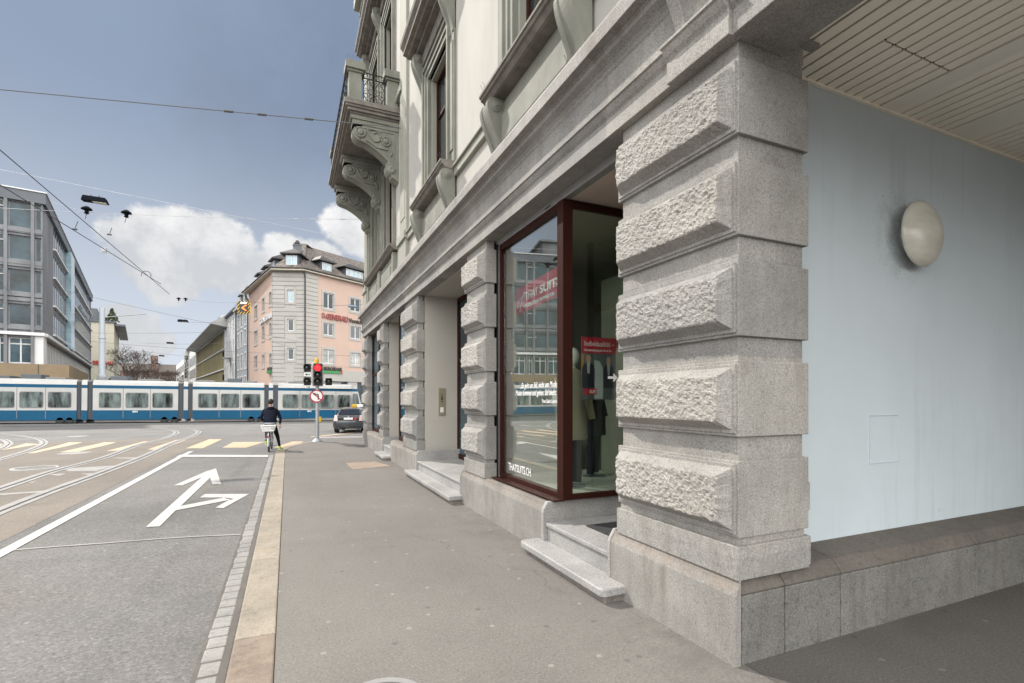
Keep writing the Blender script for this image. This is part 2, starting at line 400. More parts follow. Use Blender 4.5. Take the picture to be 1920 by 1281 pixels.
# ------------------------------------------------------------------ camera, light, sky
cam = bpy.data.cameras.new('camera'); cam.sensor_width = 36; cam.lens = 36*F/1920; cam.shift_y = (HY-640.5)/1920; cam.clip_end = 3000; cam.clip_start = .05
co = bpy.data.objects.new('camera', cam); COL.objects.link(co); co.location = (0,0,H); co.rotation_euler = (R(90), 0, -CAM_A); scene.camera = co
SUN = Vector((-.60, 1.0, 1.05)).normalized()      # towards the sun
sl = bpy.data.lights.new('sun', 'SUN'); sl.energy = SUN_E; sl.angle = R(SUN_ANG); sl.color = (1, .94, .85)
so = bpy.data.objects.new('sun', sl); COL.objects.link(so); so.rotation_euler = SUN.to_track_quat('Z', 'Y').to_euler(); so.location = (0,0,40)
w = bpy.data.worlds.new('World'); scene.world = w; w.use_nodes = True
def sky():
    T = w.node_tree; N = T.nodes; L = T.links
    bg = N['Background']; bg.inputs[1].default_value = SKY_S
    st = N.new('ShaderNodeTexSky'); st.sky_type = 'NISHITA'; st.sun_disc = False
    st.sun_elevation = math.asin(SUN.z); st.sun_rotation = math.atan2(SUN.x, SUN.y); st.air_density = 1.0; st.dust_density = 1.2; st.ozone_density = 1.0
    tc = N.new('ShaderNodeTexCoord')
    def nd(t, **k):
        x = N.new(t)
        for a, v in k.items(): x.inputs[a].default_value = v
        return x
    def ma(op, a, b=None, c=None):
        x = N.new('ShaderNodeMath'); x.operation = op
        for i, v in enumerate((a, b, c)):
            if v is None: continue
            if isinstance(v, (int, float)): x.inputs[i].default_value = v
            else: L.new(v, x.inputs[i])
        return x.outputs[0]
    def mr(f, lo, hi, a=0., b=1.):
        x = N.new('ShaderNodeMapRange'); x.clamp = True; x.interpolation_type = 'SMOOTHSTEP'
        for i, v in enumerate((lo, hi, a, b)): x.inputs[i+1].default_value = v
        L.new(f, x.inputs[0]); return x.outputs[0]
    def mix(f, a, b, typ='MIX'):
        x = N.new('ShaderNodeMix'); x.data_type = 'RGBA'; x.blend_type = typ
        if isinstance(f, (int, float)): x.inputs[0].default_value = f
        else: L.new(f, x.inputs[0])
        for i, v in ((6, a), (7, b)):
            if isinstance(v, tuple): x.inputs[i].default_value = (*v, 1)
            else: L.new(v, x.inputs[i])
        return x.outputs[2]
    hs = nd('ShaderNodeHueSaturation', Saturation=SKY_SAT, Value=SKY_V); hs.inputs['Hue'].default_value = .505; L.new(st.outputs[0], hs.inputs['Color'])
    V = tc.outputs['Generated']
    n1 = nd('ShaderNodeTexNoise', Scale=11, Detail=10, Roughness=.6); L.new(V, n1.inputs['Vector'])
    n2 = nd('ShaderNodeTexNoise', Scale=2.2, Detail=6, Roughness=.6); L.new(V, n2.inputs['Vector'])
    # cumulus heads at measured directions: px, py, radius
    tot = None
    for px, py, rr in CLOUDS:
        dx, dy = ray(px); c = Vector((dx, dy, (HY-py)/F)).normalized()
        sub = N.new('ShaderNodeVectorMath'); sub.operation = 'SUBTRACT'; L.new(V, sub.inputs[0]); sub.inputs[1].default_value = c
        mu = N.new('ShaderNodeVectorMath'); mu.operation = 'MULTIPLY'; L.new(sub.outputs[0], mu.inputs[0]); mu.inputs[1].default_value = (1,1,1.45)
        ln = N.new('ShaderNodeVectorMath'); ln.operation = 'LENGTH'; L.new(mu.outputs[0], ln.inputs[0])
        k = ma('SUBTRACT', 1.0, ma('DIVIDE', ln.outputs['Value'], rr)); k = ma('MAXIMUM', k, -.6)
        tot = k if tot is None else ma('SMOOTH_MAX', tot, k, .12)
    dens = ma('ADD', tot, ma('MULTIPLY', ma('SUBTRACT', n1.outputs['Fac'], .5), 1.6))
    mask = mr(dens, .08, .36)
    sep = N.new('ShaderNodeSeparateXYZ'); L.new(V, sep.inputs[0])
    up = mr(n1.outputs['Fac'], .35, .65)
    up = ma('ADD', ma('MULTIPLY', mr(sep.outputs[2], .16, .37), .85), ma('MULTIPLY', ma('SUBTRACT', up, .5), .7))
    ccol = mix(ma('MINIMUM', up, 1.0), (CLOUD_D*.95, CLOUD_D*.98, CLOUD_D*1.03), (CLOUD_B, CLOUD_B*.995, CLOUD_B*.985))
    ccol = mix(mr(sep.outputs[2], .02, .25, .75, 0), ccol, (CLOUD_D*1.05, CLOUD_D*1.07, CLOUD_D*1.1))
    veil = mix(mr(n2.outputs['Fac'], .38, .70, .58, .90), hs.outputs[0], (VEIL*.64, VEIL*.83, VEIL*1.16))
    low = mix(mr(sep.outputs[2], 0, .50, .85, 0), veil, (VEIL*1.72, VEIL*1.86, VEIL*2.08))
    # broken bright cloud added unseen behind the viewer and overhead, to fill shade
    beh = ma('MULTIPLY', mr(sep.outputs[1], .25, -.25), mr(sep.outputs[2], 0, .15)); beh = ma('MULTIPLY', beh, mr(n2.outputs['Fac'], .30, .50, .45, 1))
    full = mix(beh, mix(mask, low, ccol), (CLOUD_FILL, CLOUD_FILL*.985, CLOUD_FILL*.955))
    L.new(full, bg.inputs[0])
SUN_P = None
CLOUDS = [(248,440,.055),(300,428,.06),(350,440,.075),(400,436,.06),(436,462,.05),(290,485,.08),(370,490,.085),(440,510,.065),(320,525,.06),(495,495,.045),(535,467,.045),(570,478,.045),(600,484,.055),(645,418,.05),(672,440,.07),(225,592,.035),(245,618,.05),(262,652,.055),(290,645,.04)]
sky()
vs_ = scene.view_settings; scene.display_settings.display_device = 'sRGB'; vs_.view_transform = 'Standard'; vs_.look = 'None'; vs_.exposure = EXPO; vs_.gamma = 1.0
scene.cycles.max_bounces = 7; scene.cycles.diffuse_bounces = 4; scene.cycles.glossy_bounces = 4; scene.cycles.transparent_max_bounces = 12; scene.cycles.caustics_reflective = False

# ------------------------------------------------------------------ ground
def grid_sheet(xs, ys, zf):
    m = MB(); vv = [[m.v((x, y, zf(x, y))) for y in ys] for x in xs]
    for i in range(len(xs)-1):
        for j in range(len(ys)-1): m.face([vv[i][j], vv[i+1][j], vv[i+1][j+1], vv[i][j+1]])
    return m
xs = [-900,-400,-200,-100,-60,-45,-35,-30,-20,-10,0,10,20,30,40,60,100,200,400,900]
ys = [-300,-100,-40,-20,-8,0,8,14] + [16+k*.75 for k in range(44)] + [50,54,60,70,90,130,200,400,900]
road = struct('road', grid_sheet(xs, ys, gz), M['road'])
def flat(name, polys, m, dz, step=True):
    """painted sheet lying dz above the road; cut every half metre so that it follows the fall"""
    mb = MB()
    for p in polys: mb.poly([(a[0], a[1], 0) for a in p])
    lo = min(a[1] for p in polys for a in p); hi = max(a[1] for p in polys for a in p)
    y = math.ceil(lo*2)/2
    while y < hi and step:
        bmesh.ops.bisect_plane(mb.bm, geom=mb.bm.verts[:]+mb.bm.edges[:]+mb.bm.faces[:], plane_co=(0,y,0), plane_no=(0,1,0)); y += .5
    bmesh.ops.triangulate(mb.bm, faces=[f for f in mb.bm.faces if len(f.verts) > 4])
    for v in mb.bm.verts: v.co.z = gz(v.co.x, v.co.y) + dz
    for f in mb.bm.faces:
        f.normal_update()
        if f.normal.z < 0: f.normal_flip()
    return struct(name, mb, m, recalc=False)
def G(pts, s=1.0, ox=0, oy=0): return [gr(ox+x/s, oy+y/s) for x, y in pts]
def ribbon(path, w, off=0):
    out = []; P = [Vector((p[0], p[1])) for p in path]
    L_, R_ = [], []
    for i, p in enumerate(P):
        t = (P[min(i+1,len(P)-1)] - P[max(i-1,0)]).normalized(); n = Vector((-t.y, t.x))
        L_.append(p + n*(off+w/2)); R_.append(p + n*(off-w/2))
    return [[L_[i], R_[i], R_[i+1], L_[i+1]] for i in range(len(P)-1)]
def spline(pts, n=8):
    P = [Vector((p[0], p[1])) for p in pts]; P = [P[0]*2-P[1]] + P + [P[-1]*2-P[-2]]; out = []
    for i in range(1, len(P)-2):
        for k in range(n):
            t = k/n; a, b, c, d = P[i-1:i+3]
            out.append(.5*((2*b) + (c-a)*t + (2*a-5*b+4*c-d)*t*t + (3*b-a-3*c+d)*t**3))
    out.append(P[-2]); return out
Z = 8.7273; ax, ay = 260, 870
arrow = [G([(118,1040),(340,1030),(600,770),(470,640),(410,690)], Z, ax, ay)]
stem = G([(118,1040),(345,1030),(605,768),(690,694),(1170,232),(1030,225)], Z, ax, ay)
flat('lane_arrow', [stem, G([(690,694),(605,768),(1480,597),(1560,580),(1420,560),(1360,565)], Z, ax, ay),
     G([(575,357),(715,357),(1030,225),(1170,232),(1210,340),(1352,340),(1265,78),(1100,130)], Z, ax, ay),
     G([(1000,556),(1360,557),(1500,585),(1255,722),(1385,732),(1810,498),(1085,498)], Z, ax, ay)], M['mark_white'], .008)
flat('lane_line', [[(-3.12,2.0),(-2.97,2.0),(-2.97,20.4),(-3.12,20.4)]], M['mark_white'], .008)
flat('stop_line', [G([(338,853.5),(503,854),(503,858),(330,857.5)])], M['mark_white'], .012)
z2 = 8.0
flat('crosswalk', [G(p, z2, ox, 780) for ox, p in (
    (0, [(-260,560),(-60,560),(-20,520),(-400,420)] if False else [(-420,540),(-150,560),(40,425),(-60,418)]),
    (0, [(0,520),(60,512),(590,425),(385,415)]), (0, [(400,565),(520,560),(1240,400),(1040,398)]),
    (0, [(890,548),(1170,540),(1750,400),(1560,398)]), (200, [(-10,530),(215,520),(700,385),(560,385)]),
    (200, [(610,508),(810,508),(1190,362),(1040,362)]), (200, [(1185,490),(1440,490),(1730,352),(1535,352)]),
    (200, [(1735,480),(2090,480),(2380,392),(1900,395)]), (200, [(2500,480),(2760,480),(2960,385),(2790,385)]))], M['mark_yellow'], .008)
flat('yellow_line', [G([(583,819),(600,817.6),(640,813.5),(690,808.5),(690,809.6),(640,814.8),(600,819),(583,820.2)])], M['mark_yellow'], .008)
flat('tram_lane', [[(-12,-8),(-3.3,-8),(-3.3,21),(-3.1,24.5),(-4,31),(-12,29)]], M['tram_lane'], .003)
flat('joint_seal', ribbon(spline([gr(-60,1050), gr(10,1034), gr(200,1019), gr(330,1009), gr(452,1003)], 6), .05), M['seal'], .007)
flat('asphalt_patch', [G([(118,879),(218,873),(180,884),(128,884)]), G([(150,889),(200,886),(170,892)]), G([(90,890),(125,888),(110,893)]), G([(200,859),(258,858),(250,861)]), G([(0,926),(94,920),(92,923),(0,929)]), G([(52,905),(70,902),(60,906)])], M['rail_bed'], .006)
# tram rails: concrete bed, steel head, dark groove
def track(name, paths):
    mb = MB()
    for P in paths:
        for mi, w_, off, dz in ((0, .30, 0, .010), (1, .075, .0, .014), (2, .035, -.02, .018)):
            mb.mi = mi
            for q in ribbon(P, w_, off): mb.poly([(a.x, a.y, gz(a.x, a.y)+dz) for a in q])
    for f in mb.bm.faces:
        f.normal_update()
        if f.normal.z < 0: f.normal_flip()
    o = struct(name, mb, [M['rail_bed'], M['rail_steel'], M['groove']], recalc=False)
railA = [(-4.35,3), (-4.15,8), gr(0,959), gr(100,920), gr(200,883.5), gr(280,852), gr(330,829), gr(362,817.5), gr(372,811.5), gr(370,808.5), gr(355,805.5), gr(315,803)]
railB = [(-5.35,4), (-5.2,9), gr(0,917), gr(100,884), gr(200,857), gr(265,833), gr(310,822), gr(329,814), gr(330,810), gr(322,807.5), gr(300,805.5), gr(260,804)]
railC = [gr(-60,879), gr(0,861.5), gr(45,848.5), gr(73,837.5), gr(82,831), gr(78,826), gr(65,822), gr(30,817), gr(-20,814)]
railD = [gr(-40,850), gr(0,842), gr(12,836), gr(16.5,831.5), gr(10,826.5), gr(0,824), gr(-40,820)]
track('tram_track', [spline(p, 6) for p in (railA, railB, railC, railD)])
track('cross_track', [[(x, 52.9) for x in range(-60, 61, 4)], [(x, 53.95) for x in range(-60, 61, 4)], [(x, 49.0) for x in range(-60, 61, 4)], [(x, 47.95) for x in range(-60, 61, 4)]])
# pavement slab with the rounded corner
edge = [gr(600,823.5), gr(640,823.5), gr(700,823), (9,24.5), (30,26)]
corner = [(-.08,16.5), (-.08,18.6), (.02,19.6), (.35,20.8), (.85,21.8), (1.5,22.7)]
outline = [(-.08,-14)] + corner + [(e[0], e[1]) for e in (gr(640,824.5), gr(700,823.5))] + [(9,25.6),(34,28.5),(34,-14)]
mb = MB(); t_ = [mb.v((x,y,0)) for x,y in outline]; b_ = [mb.v((x,y,-.6)) for x,y in outline]; mb.face(t_)
for i in range(len(t_)): mb.face([t_[i], b_[i], b_[(i+1)%len(t_)], t_[(i+1)%len(t_)]])
bmesh.ops.triangulate(mb.bm, faces=[f for f in mb.bm.faces if len(f.verts) > 4])
struct('pavement', mb, M['pavement'])
mb = MB(); mb.poly([(2.75,-5,.004),(16,-5,.004),(16,2.42,.004),(2.75,2.42,.004)]); struct('passage_floor', mb, M['passage'])
# kerb stones and gutter setts
mb = MB(); y = -8.0; ys_ = [-8,-5.2,-2.6,.2,2.95,4.15,6.1,8.3,10.4,12.4,14.3,16.4]
for k, (a, b) in enumerate(zip(ys_, ys_[1:])):
    mb.mi = 1 if k in (4,) else 0
    sk = .25 if k == 4 else .0
    mb.hexa([(-.37,a+.006,-.4),(-.083,a+.006+(.12 if k==4 else 0),-.4),(-.083,b-.006,-.4),(-.37,b-.006,-.4),
             (-.355,a+.006,.006),(-.083,a+.006+(.12 if k==4 else 0),.008),(-.083,b-.006+(.12 if k==3 else 0),.008),(-.355,b-.006,.006)])
mb.mi = 0
cv = spline([(-.08,16.41),(-.08,18.6),(.02,19.6),(.35,20.8),(.85,21.8),(1.5,22.7)], 4)
cn = []
for i, p in enumerate(cv):
    t = (cv[min(i+1,len(cv)-1)] - cv[max(i-1,0)]).normalized(); cn.append(Vector((-t.y, t.x)))
for i in range(len(cv)-1):
    a, b = cv[i]-cn[i]*.004, cv[i+1]-cn[i+1]*.004; c, d = cv[i+1]+cn[i+1]*.28, cv[i]+cn[i]*.28
    q = (cv[i+1]-cv[i]).normalized()*.004
    z0 = .008 - .0*i; 
    mb.hexa([(p.x,p.y,-.6) for p in (d+q,a+q,b-q,c-q)] + [(p.x,p.y,z0-.004*k) for k, p in zip((1,0,0,1),(d+q,a+q,b-q,c-q))])
struct('kerb', mb, [M['kerb'], M['kerb_pink']], bevel=.012)
mb = MB(); y = -4.0; rs = random.Random(3)
while y < 17.8:
    l = rs.uniform(.16,.235); j = rs.uniform(-.008,.008); zt = -.043 + rs.uniform(-.004,.004)
    mb.box(-.545+j, -.41+j*.4, y, y+l-.014, -.3, zt); y += l
struct('gutter_setts', mb, M['sett'], bevel=.014, seg=3)
mb = MB(); mb.poly([(-.57,-6,-.049),(-.37,-6,-.047),(-.37,18,-.047),(-.57,18,-.049)]); struct('gutter_mortar', mb, M['mortar'])
# tactile strip on the pavement edge
mb = MB()
for k in range(34):
    p = gr(598+k*2.6, 826.6-.05*k) ; mb.box(p.x-.02, p.x+.02, p.y-.25, p.y+.25, 0, .006)
struct('tactile_strip', mb, M['mark_white'])
# covers and drains
def cover(name, label, c, r, z, pat, m1, m2, group=None):
    o = thing(name, label, 'manhole cover', (c[0], c[1], z), group)
    a = MB(); a.lathe([(r+.05,-.05),(r+.05,.004),(r,.005),(r,-.05)], (c[0],c[1],z), n=40); a.build('rim', m2, o)
    a = MB(); a.lathe([(r-.012,-.05),(r-.012,.0045)], (c[0],c[1],z), n=40)
    if pat:
        n = 11
        for i in range(n):
            x = -r+.06 + (2*r-.12)*i/(n-1); hl = math.sqrt(max(0, (r-.04)**2 - x*x))
            if hl > .05: a.box(c[0]+x-.016, c[0]+x+.016, c[1]-hl, c[1]+hl, z+.003, z+.012)
    a.build('lid', m1, o); return o
p = pt(716, 1318, F*H/(1318-HY)); cover('manhole_cover', 'round ribbed iron manhole cover in the pavement in the foreground', (p.x, p.y), .21, 0, True, M['iron'], M['rail_bed'])
p = gr(65,878); cover('manhole_cover', 'round ribbed manhole cover set in the brown asphalt beside the tram rails', (p.x, p.y), .42, gz(p.x,p.y)+.006, True, M['rail_bed'], M['steel'])
p = gr(140,850); cover('manhole_cover', 'plain pale round manhole cover next to the yellow crossing stripes', (p.x, p.y), .40, gz(p.x,p.y)+.006, False, M['rail_bed'], M['rail_bed'])
p = gr(146,818.5); cover('manhole_cover', 'pale round manhole cover out on the tram junction', (p.x, p.y), .42, gz(p.x,p.y)+.006, False, M['rail_bed'], M['rail_bed'])
q = [pt(x, y_, F*H/(y_-HY)) for x, y_ in ((662,881),(733,874),(704,866),(648,868.5))]
mb = MB(); mb.hexa([(a.x,a.y,-.05) for a in q] + [(a.x,a.y,.006) for a in q]); o = mb.build('access_cover', mat('rusty_cover', (.27,.205,.16), .8, var=.15, vs=4, fine=.15)); tag(o, 'reddish rectangular cover plate let into the pavement by the far doorstep', 'access cover')
# ------------------------------------------------------------------ the stone corner building (world coordinates)
B = thing('stone_building', 'ornate old stone building with rusticated granite piers, a shop front and an iron balcony', 'building', (2.66, 2.41, 0))
YE = 20.45                                        # far end of the facade
def P3(y, z, x): return (x, y, z)
def rough_face(mb, y0, y1, z0, z1, x, d, ny, nz, seed):
    """picked stone face at x (towards -x) with a bevelled skirt back to x+d"""
    ny = max(4, ny); nz = max(4, nz); g = {}
    for i in range(ny+1):
        for j in range(nz+1):
            y = y0+(y1-y0)*i/ny; z = z0+(z1-z0)*j/nz
            q = Vector((y*1.0+seed*7.3, z, seed*3.1))
            n = .30*abs(noise.noise(q*15))+.42*noise.noise(q*27+Vector((0,3,1)))+.42*noise.noise(q*52)+.22*noise.noise(q*90)+.32*noise.noise(q*5)
            edge = min(i, ny-i, j, nz-j)
            n = n*.019 + (.004 if edge == 0 else 0)
            jy = .011*noise.noise(q*19) if edge == 0 else .003*noise.noise(q*23)
            g[i,j] = mb.v((x + n, y + jy, z + .006*noise.noise(q*19+Vector((5,5,5)))))
    mb.mi = 1
    for i in range(ny):
        for j in range(nz): mb.face([g[i,j], g[i+1,j], g[i+1,j+1], g[i,j+1]])
    mb.mi = 0
    ins = d*.62
    ring = [(i,0) for i in range(ny)] + [(ny,j) for j in range(nz)] + [(i,nz) for i in range(ny,0,-1)] + [(0,j) for j in range(nz,0,-1)]
    Y0, Y1, Z0, Z1 = y0-ins, y1+ins, z0-ins, z1+ins
    base = [mb.v((x+d, Y0+(Y1-Y0)*i/ny + .004*noise.noise(Vector((i*.35,j*.35,seed*1.7))), Z0+(Z1-Z0)*j/nz + .004*noise.noise(Vector((j*.35+9,i*.35,seed*2.3))))) for i, j in ring]
    for k in range(len(ring)):
        k2 = (k+1) % len(ring); mb.face([base[k], base[k2], g[ring[k2]], g[ring[k]]])
def pier(y0, y1, xb, res, seed):
    mb = MB(); xf = 2.70; i_ = .03
    for i in range(5):
        zb = .832+.667*i; zt = zb+.505
        mb.mi = 0; mb.box(xf, xb, y0, y1, zb, zt)
        top = .832+.667*(i+1) if i < 4 else 4.132
        mb.box(xf+i_, xb-i_*.8, y0+i_, y1-i_, zt-.01, top+.01 if i < 4 else top)
        m_ = .045
        bd_ = .085
        rough_face(mb, y0+m_+bd_*.62, y1-m_-bd_*.62, zb+m_+bd_*.62, zt-m_-bd_*.62, xf-bd_-.012, bd_+.012, int((y1-y0-.25)/res), int(.31/res), seed+i)
        # quirk moulding round the boss
        mb.mi = 0; mb.box(xf-.012, xf+.01, y0+.02, y1-.02, zb+.02, zt-.02)
    mb.box(xf+.012, xb-.02, y0+.02, y1-.02, .775, .84)
    mb.box(xf-.012, xb+.0, y0-.006, y1+.006, .555, .778)
    o = mb.build('pier', [M['granite'], M['granite_rough']], B, recalc=True)
    b = o.modifiers.new('Bevel', 'BEVEL'); b.width = .007; b.segments = 2; b.limit_method = 'ANGLE'; b.angle_limit = R(60)
    return o
pier(2.42, 3.74, 3.38, .011, 1); pier(7.07, 8.03, 2.885, .016, 2); pier(11.45, 12.93, 2.885, .022, 3); pier(15.93, 16.62, 2.885, .03, 4); pier(19.4, 20.36, 2.885, .04, 5)
# chipped corner block where pier and wall base meet
mb = MB(); mb.box(3.10, 3.42, 2.432, 2.60, .95, 1.16); mb.build('corner_block', M['granite'], B, bevel=.015)
mb = MB(); mb.box(3.08, 3.42, 2.425, 2.75, .56, .775); mb.build('corner_block', M['granite'], B, bevel=.015)
# plinth pieces
def plinth(y0, y1, xb, sill=True, ends=(True, True), top=.56):
    mb = MB(); mb.mi = 0
    prof = [(2.66,-.3),(2.66,.455),(2.664,.475),(2.69,.515),(2.70,.54),(2.703,top),(xb,top),(xb,-.3)]
    mb.prism(prof, lambda x, z: (x, y0, z), lambda x, z: (x, y1, z))
    for f in mb.bm.faces:
        c = f.calc_center_median()
        if c.z > .48: f.material_index = 1
        f.normal_update()
        if abs(f.normal.y) > .9 and ends[0 if f.normal.y < 0 else 1]: f.material_index = 2
    mb.build('plinth', [M['plinth'], M['plinth_cap'], M['white_granite']], B, bevel=.012)
plinth(2.41, 3.80, 2.715, ends=(False, True)); plinth(5.17, 8.12, 3.0); plinth(11.38, 14.5, 3.0); plinth(15.88, 20.42, 3.0)
# pale granite dressings and steps
for a, b in ((5.10, 5.165), (8.125, 8.155), (11.345, 11.375), (14.505, 14.54), (15.845, 15.875), (3.803, 3.84)):
    mb = MB(); mb.prism([(2.652,-.2),(2.652,.46),(2.665,.50),(2.71,.572),(3.9,.572),(3.9,-.2)], lambda x, z, a=a: (x, a, z), lambda x, z, b=b: (x, b, z))
    mb.build('door_side_slab', M['white_granite'], B, bevel=.01)
def step(y0, y1, x0, x1, z1, th, rnd):
    mb = MB(); n = 6; pts = [(x1, y0), (x1, y1)]
    for k in range(n+1): a = math.pi/2*k/n; pts.append((x0+rnd-rnd*math.sin(a), y1-rnd+rnd*math.cos(a)))
    for k in range(n+1): a = math.pi/2*k/n; pts.append((x0+rnd-rnd*math.cos(a), y0+rnd-rnd*math.sin(a)))
    mb.prism(pts, lambda x, y: (x, y, z1-th), lambda x, y: (x, y, z1))
    mb.mi = 1; mb.box(x0+.05, x1-.01, y0+.04, y1-.04, -.1, z1-th+.002)
    return mb.build('door_step', [M['white_granite'], M['plinth_cap']], B, bevel=.016, seg=3)
step(3.58, 5.25, 2.42, 2.80, .135, .075, .06); step(8.02, 11.52, 2.42, 2.80, .135, .075, .03); step(14.45, 15.95, 2.42, 2.80, .135, .075, .03)
for a, b, xe in ((3.845, 5.095, 4.4), (8.16, 11.34, 3.9), (14.545, 15.84, 3.9)):
    mb = MB(); mb.box(2.70, xe, a, b, .13, .30); mb.box(2.675, xe, a, b, .30, .345); mb.build('threshold', M['white_granite'], B, bevel=.01)
# entablature
zc0, zc1 = 4.855, 5.055
prof = [(3.15,4.132),(2.66,4.132),(2.66,4.285),(2.655,4.295),(2.635,4.315),(2.615,4.345),(2.608,4.362),(2.59,4.366),(2.59,4.385),(2.675,4.392),(2.675,4.70),
        (2.665,4.712),(2.655,4.74),(2.632,4.765),(2.60,4.785),(2.575,4.80),(2.568,4.832),(2.55,4.836),(2.55,4.856),(2.475,4.858),(2.475,4.985),(2.485,5.02),(2.55,5.05),(2.9,5.075),(3.15,5.075)]
mb = MB(); mb.prism(prof, lambda x, z: (x, -2.2, z), lambda x, z: (x, 20.40, z))
# return of the mouldings round the far end
mb.prism([(20.40+2.66-x, z) for x, z in prof[1:-1] if x < 2.67] , lambda y, z: (2.67, y, z), lambda y, z: (6, y, z))
for f in mb.bm.faces:
    if f.calc_center_median().z > 4.80: f.material_index = 1
mb.build('entablature', [M['granite'], M['granite_top']], B, bevel=.004, seg=1)
prof2 = [(2.70,4.128),(2.622,4.128),(2.622,4.285),(2.615,4.297),(2.595,4.318),(2.577,4.348),(2.57,4.366),(2.552,4.37),(2.552,4.391),(2.70,4.396)]
mb = MB()
for a, b in ((2.43, 3.02), (-2.2, 2.418)):
    mb.prism([(x + (0 if a > 0 else .03), z) for x, z in prof2], lambda x, z, a=a: (x, a, z), lambda x, z, b=b: (x, b, z))
mb.build('fascia_break', M['granite'], B, bevel=.006)
def scroll(y0, y1, x0, z0, z1, dep, parent, m, name='console', r0=.38, ribs=True):
    """S-shaped console on plane x0 projecting dep towards -x; scroll eye at the top"""
    h = z1 - z0; pts = []
    rt = min(dep*.42, h*.22)
    pts.append((x0, z1))
    for k in range(6):                            # top volute
        a = math.pi*(.5 + .5*k/5); pts.append((x0-dep+rt+rt*math.cos(a), z1-rt+rt*math.sin(a)))
    for k in range(1, 13):                        # S sweep back to the wall
        t = k/12; s_ = (t*t*(3-2*t))**.9; pts.append((x0-.035-(dep-.035)*(1-s_), z1-rt-(h-rt)*t))
    pts.append((x0, z0))
    q = []
    for p in pts:
        if not q or (Vector(p)-Vector(q[-1])).length > .004: q.append(p)
    mb = MB(); mb.prism(q, lambda x, z: (x, y0, z), lambda x, z: (x, y1, z))
    w = y1-y0
    if ribs:                                      # front fillets and carved eye
        for a, b in ((y0-.012, y0+.22*w), (y1-.22*w, y1+.012)):
            mb.prism([(x-.014 if x < x0-.01 else x, z+.002) for x, z in q], lambda x, z, a=a: (x, a, z), lambda x, z, b=b: (x, b, z))
    for k, rr in enumerate((.78, .5, .24)):
        for yy, s in ((y0-.012, -1), (y1+.012, 1)):
            mb.lathe([(rt*rr, -.002),(rt*rr, .010+.012*k),(rt*rr*.72, .012+.012*k)], (x0-dep+rt, yy, z1-rt), ax=(0,s,0), n=16)
    return mb.build(name, m, parent, bevel=.006, seg=1)
scroll(2.52, 2.92, 2.69, 4.39, 4.86, .17, B, M['granite_top'])
# passage: beam, ceiling, wall, base
mb = MB(); mb.box(3.152, 3.37, 2.45, 2.75, 4.13, 4.6); mb.build('pier_cap', M['granite'], B, bevel=.01)
mb = MB(); mb.box(3.155, 3.47, 2.40, 2.46, 4.255, 4.287); mb.build('ledge_trim', M['plinth'], B)
mb = MB(); x = 3.165; k = 0
while x < 13.5:
    if 4.66 < x < 4.80: mb.mi = 1; wd = .19
    elif 5.70 < x < 5.80: mb.mi = 1; wd = .36
    else: mb.mi = 0; wd = .118
    gap = .022 if mb.mi == 0 else .006
    dz = .0 if mb.mi == 0 else .006
    if 3.86 < x < 4.62: 
        mb.box(x, x+wd-gap, -2.1, 2.192, 4.288, 4.305); mb.box(x, x+wd-gap, 2.204, 2.722, 4.288, 4.305)
    else: mb.box(x, x+wd-gap, -2.1, 2.722 if x > 3.37 else 2.44, 4.288-dz, 4.305)
    x += wd
o = mb.build('slat_ceiling', [M['slat'], M['slat_flat']], B, bevel=.004, seg=2)
mb = MB(); mb.box(3.16, 13.6, -2.1, 2.45, 4.335, 4.5); mb.box(3.38, 13.6, 2.451, 2.725, 4.335, 4.5); mb.mi = 1; mb.box(3.2, 13.6, 2.70, 2.728, 4.270, 4.290); mb.build('ceiling_backing', [M['void'], M['slat']], B)
mb = MB(); mb.box(3.36, 14, 2.73, 2.95, .50, 4.6); mb.mi = 1; mb.box(13.6, 14, -2.1, 2.73, 0, 4.6); mb.build('passage_wall', [M['blue_wall'], M['plaster']], B)
mb = MB()
q0, q1 = pt(1628,780,1), pt(1685,872,1)
xa, xb_ = atY(1630,780,2.73).x, atY(1684,780,2.73).x; za, zb_ = atY(1656,868,2.73).z, atY(1656,778,2.73).z
for a in ((xa,xb_,za,za+.008),(xa,xb_,zb_-.008,zb_),(xa,xa+.008,za+.008,zb_-.008),(xb_-.008,xb_,za+.008,zb_-.008)): mb.box(a[0],a[1],2.722,2.735,a[2],a[3])
mb.build('access_hatch', M['blue_wall'], B, bevel=.003)
mb = MB()
xs_ = [2.70, 3.13, 3.72, 5.55, 7.3, 9.1, 11, 13.6]
for i, (a, b) in enumerate(zip(xs_, xs_[1:])):
    a2 = a if i else 2.72
    mb.mi = 0; mb.box(a2+.004, b-.004, 2.412, 2.74, -.2, .455)
    mb.mi = 1
    mb.prism([(2.412,.457),(2.412,.475),(2.45,.525),(2.475,.555),(2.735,.60),(2.735,.457)], lambda y, z, a=a2: (a+.003, y, z), lambda y, z, b=b: (b-.003, y, z))
mb.build('wall_base', [granite('dark_base_granite', (.150,.147,.138), dark=.33, light=1.6, grain=65, grain2=26, stain=.4, sc=(.09,.08,.07), bump=.6), granite('dark_cap_stone', (.125,.112,.100), dark=.5, grain=80, stain=.3, sc=(.10,.085,.07))], B, bevel=.01)
# far side of the passage (behind the viewer) and the mass of the house
mb = MB(); mb.box(8.5, 14, -2.2, -1.9, 0, 4.5); mb.build('back_wall', M['white'], B, bevel=.01)

